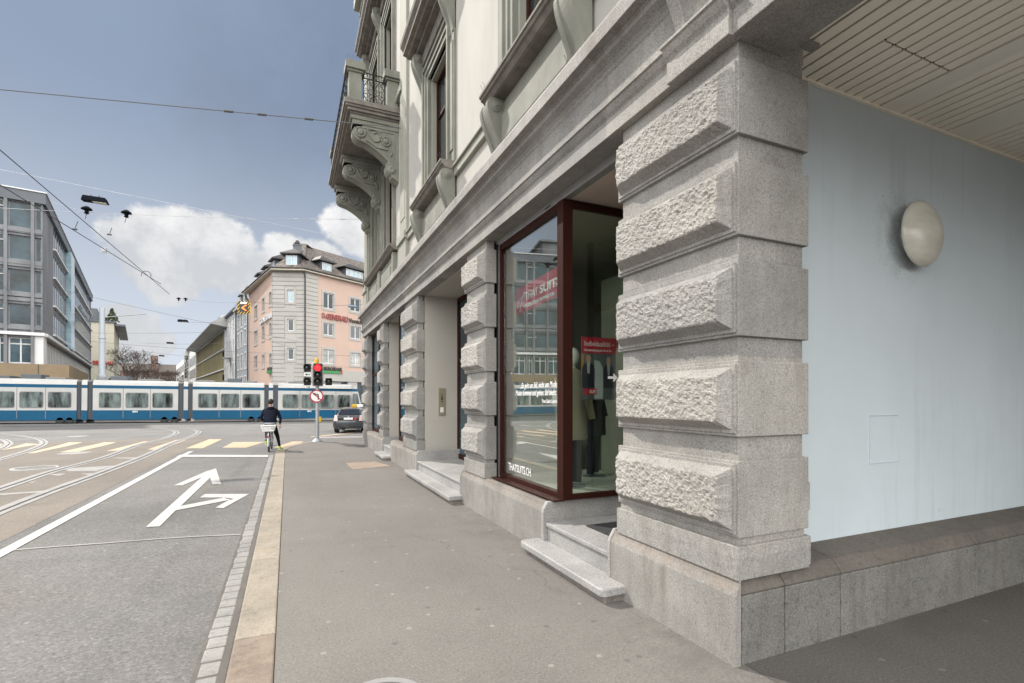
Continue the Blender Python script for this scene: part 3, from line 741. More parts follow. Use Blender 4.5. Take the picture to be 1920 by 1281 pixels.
# ---- upper facade
XW = 2.80
W = Wall((XW, YE), (0, -1))
def sy(y): return YE - y
W1, W2, W3A, W3B = 5.50, 10.0, 15.45, 17.95
opens = []
for c in (W1, W2, 1.0): opens += [(c-.70, c+.70, 6.05, 8.66), (c-.66, c+.66, 11.3, 13.6)]
for c in (W3A, W3B): opens += [(c-.76, c+.76, 6.05, 8.75), (c-.72, c+.72, 9.68, 13.45)]
mb = MB(); W.sheet(mb, 0, YE+2.2, 5.05, 18.0, [(sy(b), sy(a), z0, z1) for a, b, z0, z1 in opens], .24)
mb.poly([(XW,YE,5.05),(14,YE,5.05),(14,YE,18),(XW,YE,18)]); mb.poly([(XW,YE,18),(14,YE,18),(14,-2.2,18),(XW,-2.2,18)]); mb.poly([(XW,-2.2,4.5),(14,-2.2,4.5),(14,-2.2,18),(XW,-2.2,18)])
mb.poly([(14,-2.2,0),(14,YE,0),(14,YE,18),(14,-2.2,18)])
mb.build('upper_wall', M['cream'], B, recalc=False)
mb = MB(); mb.box(3.0, 13.9, 20.3, YE-.02, 0, 5.1); mb.box(3.1, 13.9, -2.1, YE-.05, 5.06, 5.3); mb.build('side_wall', M['plaster'], B)
def yb(mb, y0, y1, z0, z1, x0, x1): mb.box(x0, x1, y0, y1, z0, z1)
def surround(c, hw, z0, z1, m, parent, wd=.28):
    """moulded architrave: three steps round the opening"""
    mb = MB()
    for k, (i0, i1, pr) in enumerate(((0, wd*.36, .045), (wd*.36, wd*.72, .075), (wd*.72, wd, .11))):
        for s in (-1, 1):
            a, b = c+s*(hw+i0), c+s*(hw+i1); yb(mb, min(a,b), max(a,b), z0, z1+i1, XW-pr, XW+.05)
        yb(mb, c-hw-i0+.001, c+hw+i0-.001, z1+i0, z1+i1, XW-pr+.001, XW+.05)
    return mb.build('window_surround', m, parent, bevel=.008)
def jamb_lining(c, hw, z0, z1, parent):
    mb = MB()
    for s in (-1, 1):
        a, b = c+s*(hw-.05), c+s*(hw-.004); yb(mb, min(a,b), max(a,b), z0, z1, XW+.04, XW+.23)
    yb(mb, c-hw+.05, c+hw-.05, z1-.06, z1-.004, XW+.04, XW+.23)
    return mb.build('window_lining', M['trim_light'], parent, bevel=.006)
def sill(c, hw, zt, parent, dep=.32):
    mb = MB()
    pr = [(XW+.05,zt),(XW-dep,zt-.012),(XW-dep,zt-.05),(XW-dep+.02,zt-.055),(XW-dep+.03,zt-.09),(XW-dep+.06,zt-.10),(XW-dep+.10,zt-.15),(XW-dep+.13,zt-.16),(XW+.05,zt-.17)]
    mb.prism(pr, lambda x, z: (x, c-hw, z), lambda x, z: (x, c+hw, z))
    return mb.build('window_sill', [M['trim_dirty']], parent, bevel=.004, seg=1)
def apron(c, hw, z0, z1, parent):
    mb = MB()
    yb(mb, c-hw, c+hw, z0, z1, XW-.06, XW+.02); yb(mb, c-hw+.12, c+hw-.12, z0+.14, z1-.20, XW-.10, XW-.05); yb(mb, c-hw+.22, c+hw-.22, z0+.22, z1-.28, XW-.12, XW-.09)
    yb(mb, c-hw, c+hw, z0, z0+.10, XW-.14, XW)
    return mb.build('apron_panel', M['trim'], parent, bevel=.02)
def hood(c, hw, zb, parent, dep=.46):
    mb = MB()
    pr = [(XW+.05,zb),(XW-dep+.12,zb),(XW-dep+.10,zb+.03),(XW-dep+.02,zb+.05),(XW-dep+.02,zb+.13),(XW-dep,zb+.15),(XW-dep-.04,zb+.20),(XW-dep-.05,zb+.26),(XW-dep-.05,zb+.29),(XW+.05,zb+.40)]
    mb.prism(pr, lambda x, z: (x, c-hw, z), lambda x, z: (x, c+hw, z))
    yb(mb, c-hw+.15, c+hw-.15, zb-.34, zb+.001, XW-.10, XW+.02)
    yb(mb, c-hw+.12, c+hw-.12, zb-.07, zb+.0005, XW-.22, XW+.02)
    return mb.build('window_hood', [M['trim_dirty']], parent, bevel=.006, seg=1)
def grand_window(c, hw, z0, z1, cols=2):
    surround(c, hw, z0, z1, M['trim'], B); jamb_lining(c, hw, z0, z1, B)
    W.window(B, sy(c+hw-.05), sy(c-hw+.05), z0, z1-.06, .20, M['frame_red'], M['pane'], cols=cols, trans=.68)
for c in (W1, W2, 1.0):
    grand_window(c, .70, 6.05, 8.66)
    sill(c, 1.25, 6.06, B); apron(c, 1.12, 5.06, 5.89, B)
    for s in (-1, 1):
        a = c + s*1.09; scroll(a-.14, a+.14, XW-.03, 5.00, 5.90, .27, B, M['trim'])
    hood(c, 1.36, 9.40, B)
    for s in (-1, 1):
        a = c + s*1.07; scroll(a-.11, a+.11, XW-.02, 8.45, 9.32, .27, B, M['trim'], ribs=True)
        mb = MB(); yb(mb, a-.13, a+.13, 6.05, 8.5, XW-.05, XW+.02); yb(mb, a-.09, a+.09, 6.3, 8.3, XW-.07, XW); mb.build('window_strip', M['trim'], B, bevel=.01)
    grand_window(c, .66, 11.3, 13.6); sill(c, 1.0, 11.3, B, .24)
# string course at sill level between the windows
for a, b in ((6.76, 8.73), (11.27, 12.7), (2.28, 4.23)):
    mb = MB(); yb(mb, a, b, 5.76, 5.90, XW-.07, XW+.02); yb(mb, a, b, 5.90, 5.94, XW-.11, XW+.02); yb(mb, a, b, 5.06, 5.2, XW-.04, XW+.02)
    mb.build('string_course', M['trim_light'], B, bevel=.01)
# pilaster strips
for a, b in ((12.75, 13.55), (19.75, 20.44)):
    mb = MB(); yb(mb, a, b, 6.0, 17.9, XW-.07, XW+.02); yb(mb, a-.06, b+.04, 5.06, 5.82, XW-.10, XW+.02); yb(mb, a-.10, b+.06, 5.80, 6.0, XW-.15, XW+.02); yb(mb, a+.14, b-.14, 6.4, 9.0, XW-.085, XW)
    mb.build('pilaster', M['trim_light'], B, bevel=.012)
# paired windows under the balcony
for c in (W3A, W3B):
    grand_window(c, .76, 6.05, 8.75); apron(c, 1.0, 5.06, 5.85, B); grand_window(c, .72, 9.68, 13.45)
    for s in (-1, 1):
        a = c+s*1.12; mb = MB(); yb(mb, a-.09, a+.09, 5.06, 5.86, XW-.13, XW+.02); mb.build('apron_block', M['trim'], B, bevel=.01)
sill(16.7, 2.62, 6.06, B, .26)
hood(16.7, 2.75, 14.42, B, .5)
for a in (14.25, 16.7, 19.15): scroll(a-.12, a+.12, XW-.02, 13.45, 14.34, .30, B, M['trim'])
mb = MB(); yb(mb, -2.2, 20.5, 16.7, 16.95, XW-.25, XW+.02); yb(mb, -2.2, 20.6, 16.95, 17.3, XW-.45, XW+.02); yb(mb, 13.3, 20.5, 9.85, 10.05, XW-.12, XW+.02); mb.build('cornice', M['trim_light'], B, bevel=.02)
# ---- balcony
BY0, BY1, BX = 13.80, 19.45, 1.34
mb = MB()
def slab(x0, y0, y1, z0, z1): mb.box(x0, XW+.01, y0, y1, z0, z1)
slab(BX, BY0, BY1, 9.52, 9.65); slab(BX+.04, BY0+.03, BY1-.03, 9.46, 9.521); slab(BX+.09, BY0+.07, BY1-.07, 9.38, 9.461); slab(BX+.16, BY0+.13, BY1-.13, 9.33, 9.381)
balc = mb.build('balcony', M['trim_dirty'], B, bevel=.012)
def bracket(y):
    m_ = MB(); a, b = y-.19, y+.19; x1 = XW; z1 = 9.33
    m_.box(1.52, x1, a-.05, b+.05, 9.22, 9.33); m_.box(1.57, x1, a-.02, b+.02, 9.10, 9.221)
    pts = [(x1, 9.10), (1.60, 9.10)]
    for k in range(9):
        t = math.pi*(.5+k/8); pts.append((1.77+.19*math.cos(t)*1.0, 8.89+.21*math.sin(t)))
    for k in range(1, 9):
        t = k/8; pts.append((1.77+.72*t, 8.68-.42*t*t*(1.0)-.10*math.sin(math.pi*t)*.4))
    pts += [(2.50, 8.20), (2.46, 8.12), (2.47, 8.0), (2.53, 7.93), (2.60, 7.90), (2.60, 7.84), (2.70, 7.80), (x1, 7.72)]
    m_.prism(pts, lambda x, z: (x, a, z), lambda x, z: (x, b, z))
    m_.prism([(x-.02 if x < x1-.02 else x, z-.012) for x, z in pts], lambda x, z: (x, a+.10, z), lambda x, z: (x, b-.10, z))
    for s, yy in ((-1, a), (1, b)):               # carved side: eye, leaf scrolls and rosette in relief
        f = lambda x, z, o: (x, yy + s*o, z)
        for cx, cz, r in ((1.78, 8.90, .15), (2.45, 8.78, .14)):
            m_.lathe([(r, -.01),(r, .02),(r*.8,.035),(r*.6,.012),(r*.45,.045),(r*.2,.055),(0,.05)], (cx, yy, cz), ax=(0,s,0), n=16)
        for pth in ([(1.95,9.0),(2.02,8.85),(2.15,8.72),(2.28,8.78),(2.30,8.92),(2.20,8.98),(2.12,8.92)], [(1.92,8.72),(2.05,8.66),(2.2,8.58),(2.36,8.56),(2.5,8.55)], [(2.0,9.02),(2.12,9.03),(2.25,9.02),(2.32,8.98)], [(2.55,8.62),(2.6,8.5),(2.58,8.4)]):
            m_.tube([f(x, z, .012) for x, z in [(q.x, q.y) for q in spline(pth, 4)]], .028, 6, .018)
        for p_ in ([(1.66,9.03),(2.66,9.03)], [(2.68,9.03),(2.68,8.35)]): m_.tube([f(x, z, .006) for x, z in p_], .012, 5)
        m_.lathe([(.11,-.01),(.11,.02),(.07,.04),(0,.03)], (2.60, yy, 8.04), ax=(0,s,0), n=14)
    return m_.build('bracket', M['trim'], balc, bevel=.006, seg=1)
for y in (14.2, 16.62, 19.05): bracket(y)
def post(x0, x1, y0, y1):
    m_ = MB(); m_.box(x0, x1, y0, y1, 9.65, 10.44); m_.box(x0-.05, x1+.05, y0-.05, y1+.05, 9.65, 9.73)
    m_.box(x0-.04, x1+.04, y0-.04, y1+.04, 10.42, 10.48); m_.box(x0-.09, x1+.09, y0-.09, y1+.09, 10.48, 10.66); m_.box(x0-.06, x1+.06, y0-.06, y1+.06, 10.66, 10.70)
    m_.build('balcony_post', M['trim'], balc, bevel=.012)
post(1.47, 1.80, 13.92, 14.25); post(2.47, 2.78, 13.92, 14.2); post(1.47, 1.80, 19.0, 19.33); post(2.47, 2.78, 19.05, 19.33)
def railing(p, q, bulge):
    """wrought iron panel from p to q (x, y)"""
    m_ = MB(); p, q = Vector(p), Vector(q); L_ = (q-p).length; d = (q-p)/L_; n_ = Vector((-d.y, d.x))
    def at(a, z, o=0): return (p.x+d.x*a+n_.x*o, p.y+d.y*a+n_.y*o, z)
    for z in (10.55, 10.40, 9.72): m_.tube([at(0,z), at(L_,z)], .016, 5)
    k = max(1, round(L_/.33)); st = L_/k
    for i in range(k+1): m_.tube([at(min(L_-.01,i*st+.01), 9.68), at(min(L_-.01,i*st+.01), 10.56)], .009, 4)
    def curl(cx, cz, r, t0, turns, sx=1):
        return [at(cx+sx*r*(1-.75*j/14)*math.cos(t0+turns*6.283*j/14), cz+r*(1-.75*j/14)*math.sin(t0+turns*6.283*j/14), bulge) for j in range(15)]
    for i in range(k):
        c = (i+.5)*st
        for sx in (-1, 1):
            for cz, r, t0 in ((10.475,.06,-1.6),(10.28,.075,-1.2),(10.06,.085,1.0),(9.93,.085,-1.0),(9.80,.06,1.4)): m_.tube(curl(c+sx*st*.22, cz, r, t0, 1.2, sx), .0075, 4)
            m_.tube([at(c+sx*st*.46*math.sin(math.pi*j/10), 9.74+.64*j/10, bulge) for j in range(11)], .008, 4)
    m_.build('railing', M['dark_metal'], balc, recalc=False)
railing((1.84, 14.06), (2.43, 14.06), .0); railing((1.42, 19.2), (1.42, 14.05), .06); railing((2.43, 19.2), (1.84, 19.2), 0)

# ---- shop front, bay 1
XG = 2.92
mb = MB()
mb.box(2.905, 2.955, 6.98, 7.075, .575, 4.13); mb.build('frame_profile', M['frame_grey'], B)
mb = MB(); mb.box(2.89, 2.902, 7.04, 7.075, .57, 4.13); mb.box(2.955, 3.0, 6.99, 7.075, .57, 4.13); mb.build('seal_strip', M['frame_black'], B)
mb = MB(); mb.box(2.88, 2.98, 3.75, 7.06, 4.075, 4.131); mb.box(2.885, 2.97, 3.75, 6.97, 4.045, 4.078); mb.build('head_frame', M['frame_grey'], B)
mb = MB(); mb.box(2.88, 2.905, 5.35, 5.5, 4.066, 4.08); mb.build('door_contact', M['frame_black'], B)
sh = MB()
sh.box(XG-.03, XG+.07, 6.925, 6.98, .60, 4.04); sh.box(XG-.03, XG+.07, 5.05, 6.90, 3.96, 4.04); sh.box(XG-.03, XG+.07, 5.17, 6.90, .585, .65)
sh.box(XG-.05, XG+.08, 5.03, 5.17, .585, 4.04)
sh.box(XG+.08, 4.05, 5.035, 5.10, 3.96, 4.04); sh.box(XG+.08, 4.05, 5.035, 5.10, .585, .645); sh.box(3.98, 4.05, 5.035, 5.10, .645, 3.96)
sh.box(2.76, XG-.03, 5.05, 6.98, .575, .592)
shop = sh.build('shop_window', M['frame_red'], B, bevel=.004)
mb = MB(); mb.box(XG+.012, XG+.024, 5.17, 6.90, .65, 3.96); mb.build('pane', M['glass'], shop)
mb = MB(); mb.box(XG+.08, 3.98, 5.055, 5.067, .645, 3.96); mb.build('pane', M['glass'], shop)
xt = XG+.006
def glass_line(t, y, z, h, w, bold=.0, shear=.0, align='L'):
    tx = MB(); letters(tx, t, (xt, y, z), (0,-1,0), (0,0,1), h, w, bold, shear, .001, align); tx.build('window_lettering', M['letter_white'], shop, recalc=False)
glass_line('THATSUITS.CH', 6.72, .725, .105, .74, .0)
glass_line('„Es geht um Stil, nicht um Mode.', 5.26, 1.895, .072, 1.04, .004, .25, 'R')
glass_line('Moden kommen und gehen. Stil bleibt.“', 5.24, 1.795, .072, 1.22, .004, .25, 'R')
glass_line('Yves Saint Laurent', 5.24, 1.70, .048, .42, .003, .2, 'R')
# the room behind
mb = MB(); mb.mi = 0
mb.box(8.0, 8.1, 2.96, 8.3, .3, 4.05); mb.box(2.99, 8.0, 8.1, 8.3, .3, 4.05); mb.box(4.2, 8.0, 2.96, 3.05, .3, 4.05)
mb.box(2.99, 4.1, 7.05, 8.1, .3, 4.05); mb.box(4.06, 4.16, 5.101, 5.16, .3, 4.05)
mb.mi = 1; mb.box(2.99, 8.0, 2.96, 8.1, .20, .302)
mb.mi = 2; mb.box(2.985, 4.6, 5.12, 7.04, .303, .60); mb.mi = 0; mb.box(4.75, 4.80, 5.12, 7.05, .3, 3.7)
mb.mi = 0; mb.box(2.99, 8.0, 5.04, 8.1, 4.05, 4.2)
mb.mi = 0; mb.box(4.18, 8.0, 2.96, 5.04, 4.05, 4.2)
mb.build('shop_interior', [M['room'], M['room_floor'], M['shelf_white']], B)
mb = MB(); mb.box(2.98, 4.18, 3.0, 5.035, 4.05, 4.2); mb.mi = 1; mb.box(3.2, 4.2, 3.60, 3.741, .34, 4.05); mb.build('vestibule', [mat('warm_soffit_paint', (.50,.41,.36), .8, var=.03, fine=0), M['plaster']], B)
dr = MB(); dr.box(4.05, 4.11, 3.745, 3.83, .345, 4.05); dr.box(4.05, 4.11, 4.95, 5.03, .345, 4.05); dr.box(4.05, 4.11, 3.83, 4.95, 3.0, 3.1); dr.box(4.05, 4.11, 3.83, 4.95, .345, .45)
d_ = dr.build('shop_door', M['frame_red'], B); mb = MB(); mb.box(4.075, 4.085, 3.83, 4.95, .45, 4.0); mb.build('pane', M['glass'], d_)
# bay 2: deep entrance, bay 3: window and entrance, bay 4: window
pl = MB()
pl.box(2.885, 3.75, 11.455, 11.6, .56, 4.13); pl.box(2.885, 3.75, 7.9, 8.028, .34, 4.13)
pl.box(2.89, 3.75, 7.9, 11.6, 4.13, 4.3)
pl.box(2.885, 3.75, 15.935, 16.1, .56, 4.13); pl.box(2.89, 3.75, 12.9, 16.1, 4.13, 4.3)
pl.build('entrance_recess', M['plaster'], B)
def big_door(x, y0, y1, z0, z1, name='entrance_door', mull=2):
    f = MB(); 
    f.box(x, x+.08, y0, y0+.09, z0, z1); f.box(x, x+.08, y1-.09, y1, z0, z1); f.box(x, x+.08, y0+.09, y1-.09, z1-.09, z1); f.box(x, x+.08, y0+.09, y1-.09, z0, z0+.12)
    for k in range(1, mull):
        c = y0+(y1-y0)*k/mull; f.box(x+.004, x+.076, c-.05, c+.05, z0+.12, z1-.09)
    f.box(x+.004, x+.076, y0+.09, y1-.09, 2.6, 2.69)
    d = f.build(name, M['frame_red'], B, bevel=.004); g = MB(); g.box(x+.03, x+.04, y0+.05, y1-.05, z0+.05, z1-.05); g.build('pane', M['pane_green'], d)
big_door(3.66, 8.05, 11.45, .345, 4.12, mull=3); big_door(3.66, 14.56, 15.92, .345, 4.12, mull=1)
big_door(2.90, 12.95, 14.52, .57, 4.12, 'shop_window', 1); big_door(2.89, 16.64, 19.38, .57, 4.12, 'shop_window', 2)
bp = MB(); xa = atY(822,728,11.45).x; xb2 = atY(834.5,728,11.45).x; z1 = atY(828,728,11.45).z; z0 = atY(828,779,11.45).z
bp.box(xa, xb2, 11.435, 11.456, z0, z1)
bell = bp.build('bell_panel', mat('brass_panel', (.42,.38,.27), .35, .6, fine=0), B, bevel=.003)
bp = MB(); cx_ = (xa+xb2)/2
for k, zz in enumerate((.28,.34,.37,.40,.43,.49)): bp.box(cx_-.025, cx_+.025, 11.430, 11.437, z0+(z1-z0)*(zz+.15)*1.15, z0+(z1-z0)*(zz+.15)*1.15+.014)
bp.build('bell_button', M['black'], bell); bp = MB(); bp.box(cx_-.04, cx_+.04, 11.429, 11.437, z0+.07, z0+.19); bp.build('intercom', M['white'], bell)
# bird spikes along corona and sills
for y, x, z in [(y, 2.55, 5.055) for y in (6.2, 6.35, 8.05, 8.2, 10.7, 4.4)] + [(y, 2.52, 6.05) for y in (6.70, 6.62, 8.9, 8.82, 11.2)] + [(13.85+.05*k, 1.36, 9.65) for k in range(3)] + [(13.87, 1.42+.08*k, 10.69) for k in range(5)]:
    mb = MB(); mb.tube([(x,y,z-.03),(x,y,z+.09),(x-.04,y-.02,z+.12)], .003, 4); mb.build('bird_spike', M['wire'], B, recalc=False)

# ---- things on and in the building
o = thing('wall_lamp', 'round frosted dish lamp on the pale blue wall of the passage', 'wall lamp', (5.18, 2.73, 3.22))
c = (5.16, 2.73, 3.22)
mb = MB(); mb.lathe([(.17,0),(.17,.09),(.13,.10)], c, ax=(0,-1,0), n=32); mb.build('base', M['frame_grey'], o, smooth=True)
mb = MB(); mb.lathe([(.27,.085),(.29,.095),(.292,.105),(.285,.12),(.25,.15),(.19,.175),(.11,.192),(0,.20)], c, ax=(0,-1,0), n=56); mb.build('dish', M['lamp_dish'], o, smooth=True)
mb = MB(); mb.box(3.0, 3.85, 3.98, 4.75, .346, .36); tag(mb.build('doormat', mat('ribbed_mat', (.035,.035,.036), .95, var=.3, vs=30, fine=.3, bump=.8, bs=200), bevel=.004), 'dark ribbed doormat on the granite threshold of the shop', 'doormat')
# banner in the window
t = thing('banner', 'red banner with white lettering hanging behind the large shop pane', 'banner', (3.05, 5.9, 2.95))
mb = MB(); mb.hexa([(3.05,5.20,3.03),(3.06,5.20,3.03),(3.06,6.74,2.97),(3.05,6.74,2.97),(3.05,5.20,3.40),(3.06,5.20,3.40),(3.06,6.74,3.34),(3.05,6.74,3.34)]); mb.build('cloth', M['red'], t)
mb = MB(); letters(mb, 'THAT', (3.045,6.40,3.135), (0,-1,.02), (0,0,1), .105, .40, 0, 0, .001); letters(mb, 'SUITS', (3.045,5.96,3.145), (0,-1,.02), (0,0,1), .105, .56, .03, 0, .001)
letters(mb, 'MASSBEKLEIDUNG IN PERFEKTION', (3.045,6.42,3.03), (0,-1,.02), (0,0,1), .048, .86, .015, 0, .001)
mb.tube([(3.044,6.62,3.06),(3.044,6.66,3.10),(3.044,6.63,3.16),(3.044,6.52,3.19),(3.044,6.45,3.20)], .007, 4); mb.tube([(3.044,6.58,3.0),(3.044,6.50,3.16),(3.044,6.44,3.26),(3.044,6.40,3.24),(3.044,6.44,3.19)], .006, 4)
mb.build('lettering', M['letter_white'], t, recalc=False)
mb = MB(); mb.box(4.735, 4.749, 5.15, 6.6, 2.55, 3.25); tag(mb.build('banner_reflection', mat('dark_red_reflection', (.22,.02,.03), .6, fine=0)), 'dark red panel imitating the mirror image of the banner inside the shop', 'banner')  # reflection of the banner in the side pane, put in as a coloured panel
# poster on the side pane
yP = 5.085
t = thing('poster', 'poster with a red headline and two suited models behind the side pane', 'poster', (3.38, yP, 1.72))
mb = MB(); mb.box(3.15, 3.64, yP, yP+.006, 1.74, 2.48); mb.build('sheet', mat('poster_ground', (.10,.115,.12), .6, var=.3, vs=4, fine=0), t)
mb = MB(); mb.box(3.15, 3.64, yP-.004, yP, 2.29, 2.48); mb.box(3.17, 3.36, yP-.004, yP, 1.80, 1.875); mb.build('red_field', M['red'], t)
mb = MB(); letters(mb, 'Individualität –', (3.19,yP-.005,2.375), (1,0,0), (0,0,1), .062, .42, 0, 0, .0005); letters(mb, 'Massbekleidung für Sie & Ihn', (3.19,yP-.005,2.315), (1,0,0), (0,0,1), .026, .38, .012, 0, .0005); letters(mb, 'SUIT', (3.26,yP-.005,1.818), (1,0,0), (0,0,1), .036, .09, .02, 0, .0005); mb.build('lettering', M['letter_white'], t, recalc=False)
mb = MB()
def flatp(pts, dy=.003): mb.prism(pts, lambda x, z: (x, yP-dy, z), lambda x, z: (x, yP+.001, z))
mb.mi = 0
for cx, zt, s in ((3.245, 2.27, 1.0), (3.53, 2.25, .9)):
    mb.mi = 0; flatp([(cx-.025*s,zt-.09),(cx+.025*s,zt-.09),(cx+.032*s,zt-.03),(cx+.015*s,zt),(cx-.015*s,zt),(cx-.032*s,zt-.03)], .004)
    mb.mi = 1; flatp([(cx-.085*s,1.88),(cx+.085*s,1.88),(cx+.09*s,2.1),(cx+.07*s,zt-.12),(cx+.02*s,zt-.085),(cx-.02*s,zt-.085),(cx-.07*s,zt-.12),(cx-.09*s,2.1)], .0035)
    mb.mi = 2; flatp([(cx-.012*s,zt-.22),(cx+.012*s,zt-.22),(cx+.024*s,zt-.09),(cx-.024*s,zt-.09)], .0045)
mb.mi = 2; flatp([(3.33,1.75),(3.45,1.75),(3.46,2.10),(3.40,2.20),(3.33,2.21)], .0025)
mb.mi = 3; flatp([(3.15,2.05),(3.17,2.05),(3.19,2.28),(3.15,2.28)], .002)
mb.build('models', [M['skin'], M['suit'], mat('paper_pale', (.42,.45,.46), .7, fine=0), mat('orange_print', (.45,.22,.07), .7, fine=0)], t)
mb = MB(); mb.prism([(3.50,1.99),(3.58,1.99),(3.58,1.955),(3.64,2.005),(3.58,2.055),(3.58,2.02),(3.50,2.02)], lambda x, z: (x, 5.052, z), lambda x, z: (x, 5.0545, z)); mb.build('arrow', M['letter_white'], t)
# dressed mannequins on the platform
def mannequin(loc, rot, coatm, label):
    t = thing('mannequin', label, 'mannequin', loc, world=False, rotz=rot)
    mb = MB(); mb.loft([[(rx*math.cos(a*.5236), ry*math.sin(a*.5236)+oy, z) for a in range(12)] for rx, ry, oy, z in ((.25,.17,0,.62),(.24,.16,0,.9),(.19,.13,0,1.05),(.21,.14,0,1.25),(.235,.13,.0,1.42),(.20,.10,0,1.50),(.07,.06,0,1.55))]); mb.build('coat', coatm, t, smooth=True, angle=80)
    mb = MB()
    for s in (-1, 1): mb.tube([(s*.24,0,1.42),(s*.29,-.02,1.15),(s*.30,-.08,.88)], .062, 8, .05)
    mb.build('sleeve', coatm, t, smooth=True)
    mb = MB()
    for s in (-1, 1): mb.tube([(s*.10,0,.75),(s*.105,.01,.4),(s*.11,.02,.05)], .085, 8, .06)
    mb.build('trousers', M['suit'], t, smooth=True)
    mb = MB(); mb.tube([(0,0,1.5),(0,0,1.6)], .05, 10); mb.ball((0,-.01,1.70), .085, .10, .125, 16); mb.build('head', M['shelf_white'], t, smooth=True)
    mb = MB(); mb.lathe([(.17,0),(.17,.012),(.02,.02)], (0,0,0), n=24); mb.build('foot_plate', M['steel'], t)
mannequin((3.42, 5.75, .60), R(15), M['coat'], 'mannequin in a beige coat standing by the corner post of the shop window')
mannequin((4.15, 6.35, .60), R(40), M['suit'], 'mannequin in a dark suit deeper inside the shop window')
# ------------------------------------------------------------------ far buildings
E2 = Vector((-.2164, .9763)); E1 = Vector((.9763, .2164))
def s_at(Wl, px):
    d = Vector(ray(px)); O, e = Wl.O, Wl.e
    return -(O.x*d.y - O.y*d.x) / (e.x*d.y - e.y*d.x)
def z_at(Wl, px, py):
    s = s_at(Wl, px); p = Wl.O + Wl.e*s; d = ray(px)
    k = p.x/d[0] if abs(d[0]) > abs(d[1]) else p.y/d[1]
    return H + (HY-py)*k/F
def xy(px, d):
    dx, dy = ray(px); return Vector((dx*d, dy*d))
M['concrete'] = mat('weathered_grey_concrete', (.165,.17,.182), .85, var=.3, vs=.5, fine=.06, fs=6, stretch=(1,1,.35))
M['concrete_dark'] = mat('dark_grey_metal_cladding', (.085,.095,.11), .5, var=.15, vs=.4, fine=0)
M['mullion'] = mat('grey_mullion', (.23,.25,.285), .5, .2, var=.05, fine=0)
M['mullion_white'] = mat('white_mullion', (.55,.56,.565), .5, var=.05, fine=0)
M['brown_panel'] = mat('brown_canopy_panel', (.20,.145,.085), .5, var=.12, vs=.6, fine=0)
M['pink'] = mat('pink_render', (.46,.335,.28), .9, var=.06, vs=.5, fine=.03, fs=8)
M['pale_stone'] = mat('pale_grey_render', (.36,.35,.33), .9, var=.07, vs=.6, fine=.03, fs=8)
M['blue_grey'] = mat('blue_grey_render', (.30,.325,.36), .9, var=.07, vs=.6, fine=.03, fs=8)
M['olive'] = mat('olive_brass_cladding', (.31,.275,.165), .5, .15, var=.18, vs=.7, fine=.05, fs=4, stretch=(3,3,.3))
M['ivory'] = mat('ivory_render', (.44,.42,.345), .9, var=.05, vs=.5, fine=0)
M['eave'] = mat('cream_eave', (.50,.46,.38), .8, fine=0)
M['gutter'] = mat('dark_gutter', (.035,.033,.032), .6, fine=0)
def tiles():
    t = NT('roof_tiles')
    br = t.n('ShaderNodeTexBrick', Scale=1.0, _offset=.5)
    br.inputs['Color1'].default_value = (.085,.07,.062,1); br.inputs['Color2'].default_value = (.13,.105,.09,1); br.inputs['Mortar'].default_value = (.03,.027,.025,1)
    br.inputs['Brick Width'].default_value = .42; br.inputs['Row Height'].default_value = .30; br.inputs['Mortar Size'].default_value = .03
    sp = t.n('ShaderNodeSeparateXYZ'); t.l(t.tc.outputs['Object'], sp.inputs[0]); cb = t.n('ShaderNodeCombineXYZ')
    t.l(t.math('ADD', sp.outputs[0], t.math('MULTIPLY', sp.outputs[1], .75)), cb.inputs[0]); t.l(sp.outputs[2], cb.inputs[1]); t.l(cb.outputs[0], br.inputs['Vector'])
    lit = t.ramp(t.noise(3.5, 4), .5, .68)  # paler patches scattered over the tiles at random
    col = t.mix(t.math('MULTIPLY', lit, .55), br.outputs['Color'], (.26,.24,.22)); t.l(col, t.b.inputs['Base Color']); t.b.inputs['Roughness'].default_value = .8
    t.bump(br.outputs['Fac'], .6, .03); return t.m
M['tiles'] = tiles()

# ---- modern grey office building, left
C = xy(80, 50); LF = 46
T = thing('office_building', 'long grey concrete office block with window strips behind the tram at the left edge', 'building', (C.x, C.y, -.3))
WF = Wall(C - E1*LF, E1); WS = Wall(C, E2); LS = 62
rows = [(18.45, 20.9), (15.3, 17.65), (12.15, 14.35), (8.95, 11.0)]
top = 22.0; gl0, gl1 = 5.2, 7.75
cols = []
sc_ = [s_at(WF, q) for q in (-34, -19, -14.5, 11, 15, 61, 65.5, 77.5)]
cols = [(sc_[6], sc_[7]), (sc_[4], sc_[5]), (sc_[2], sc_[3])]
wd = sc_[5]-sc_[4]; a = sc_[2]
while a - wd - .3 > 1: cols.append((a-.25-wd, a-.25)); a -= wd+.25
holes = [(a, b, z0, z1) for z0, z1 in rows for a, b in cols] + [(a, b, gl0, gl1) for a, b in cols[1:]]
mb = MB(); WF.sheet(mb, 0, LF, 5.1, top-.0, holes, .35); WF.sheet(mb, 0, LF, -.4, 5.1, [(1, LF-1.5, 0, 4.2)], .6)
s1 = [s_at(WS, q) for q in (84, 100, 124, 131)]
holes = [(s1[1], s1[2], z0, z1+.3) for z0, z1 in rows] + [(s1[3], LS-.5, z0, z1+.3) for z0, z1 in rows] + [(s1[0]+.6, LS-1, gl0, gl1)]
WS.sheet(mb, 0, LS, -.4, top, holes, .4)
b0 = WF.P(0, top, 0); b1 = WF.P(LF, top, 0); b2 = WS.P(LS, top, 0); b3 = (b0[0]+E2.x*LS, b0[1]+E2.y*LS, top); mb.poly([b0, b1, b2, b3])
mb.poly([b0, b3, (b3[0],b3[1],-.4), (b0[0],b0[1],-.4)]); mb.poly([b2, b3, (b3[0],b3[1],-.4), (b2[0],b2[1],-.4)])
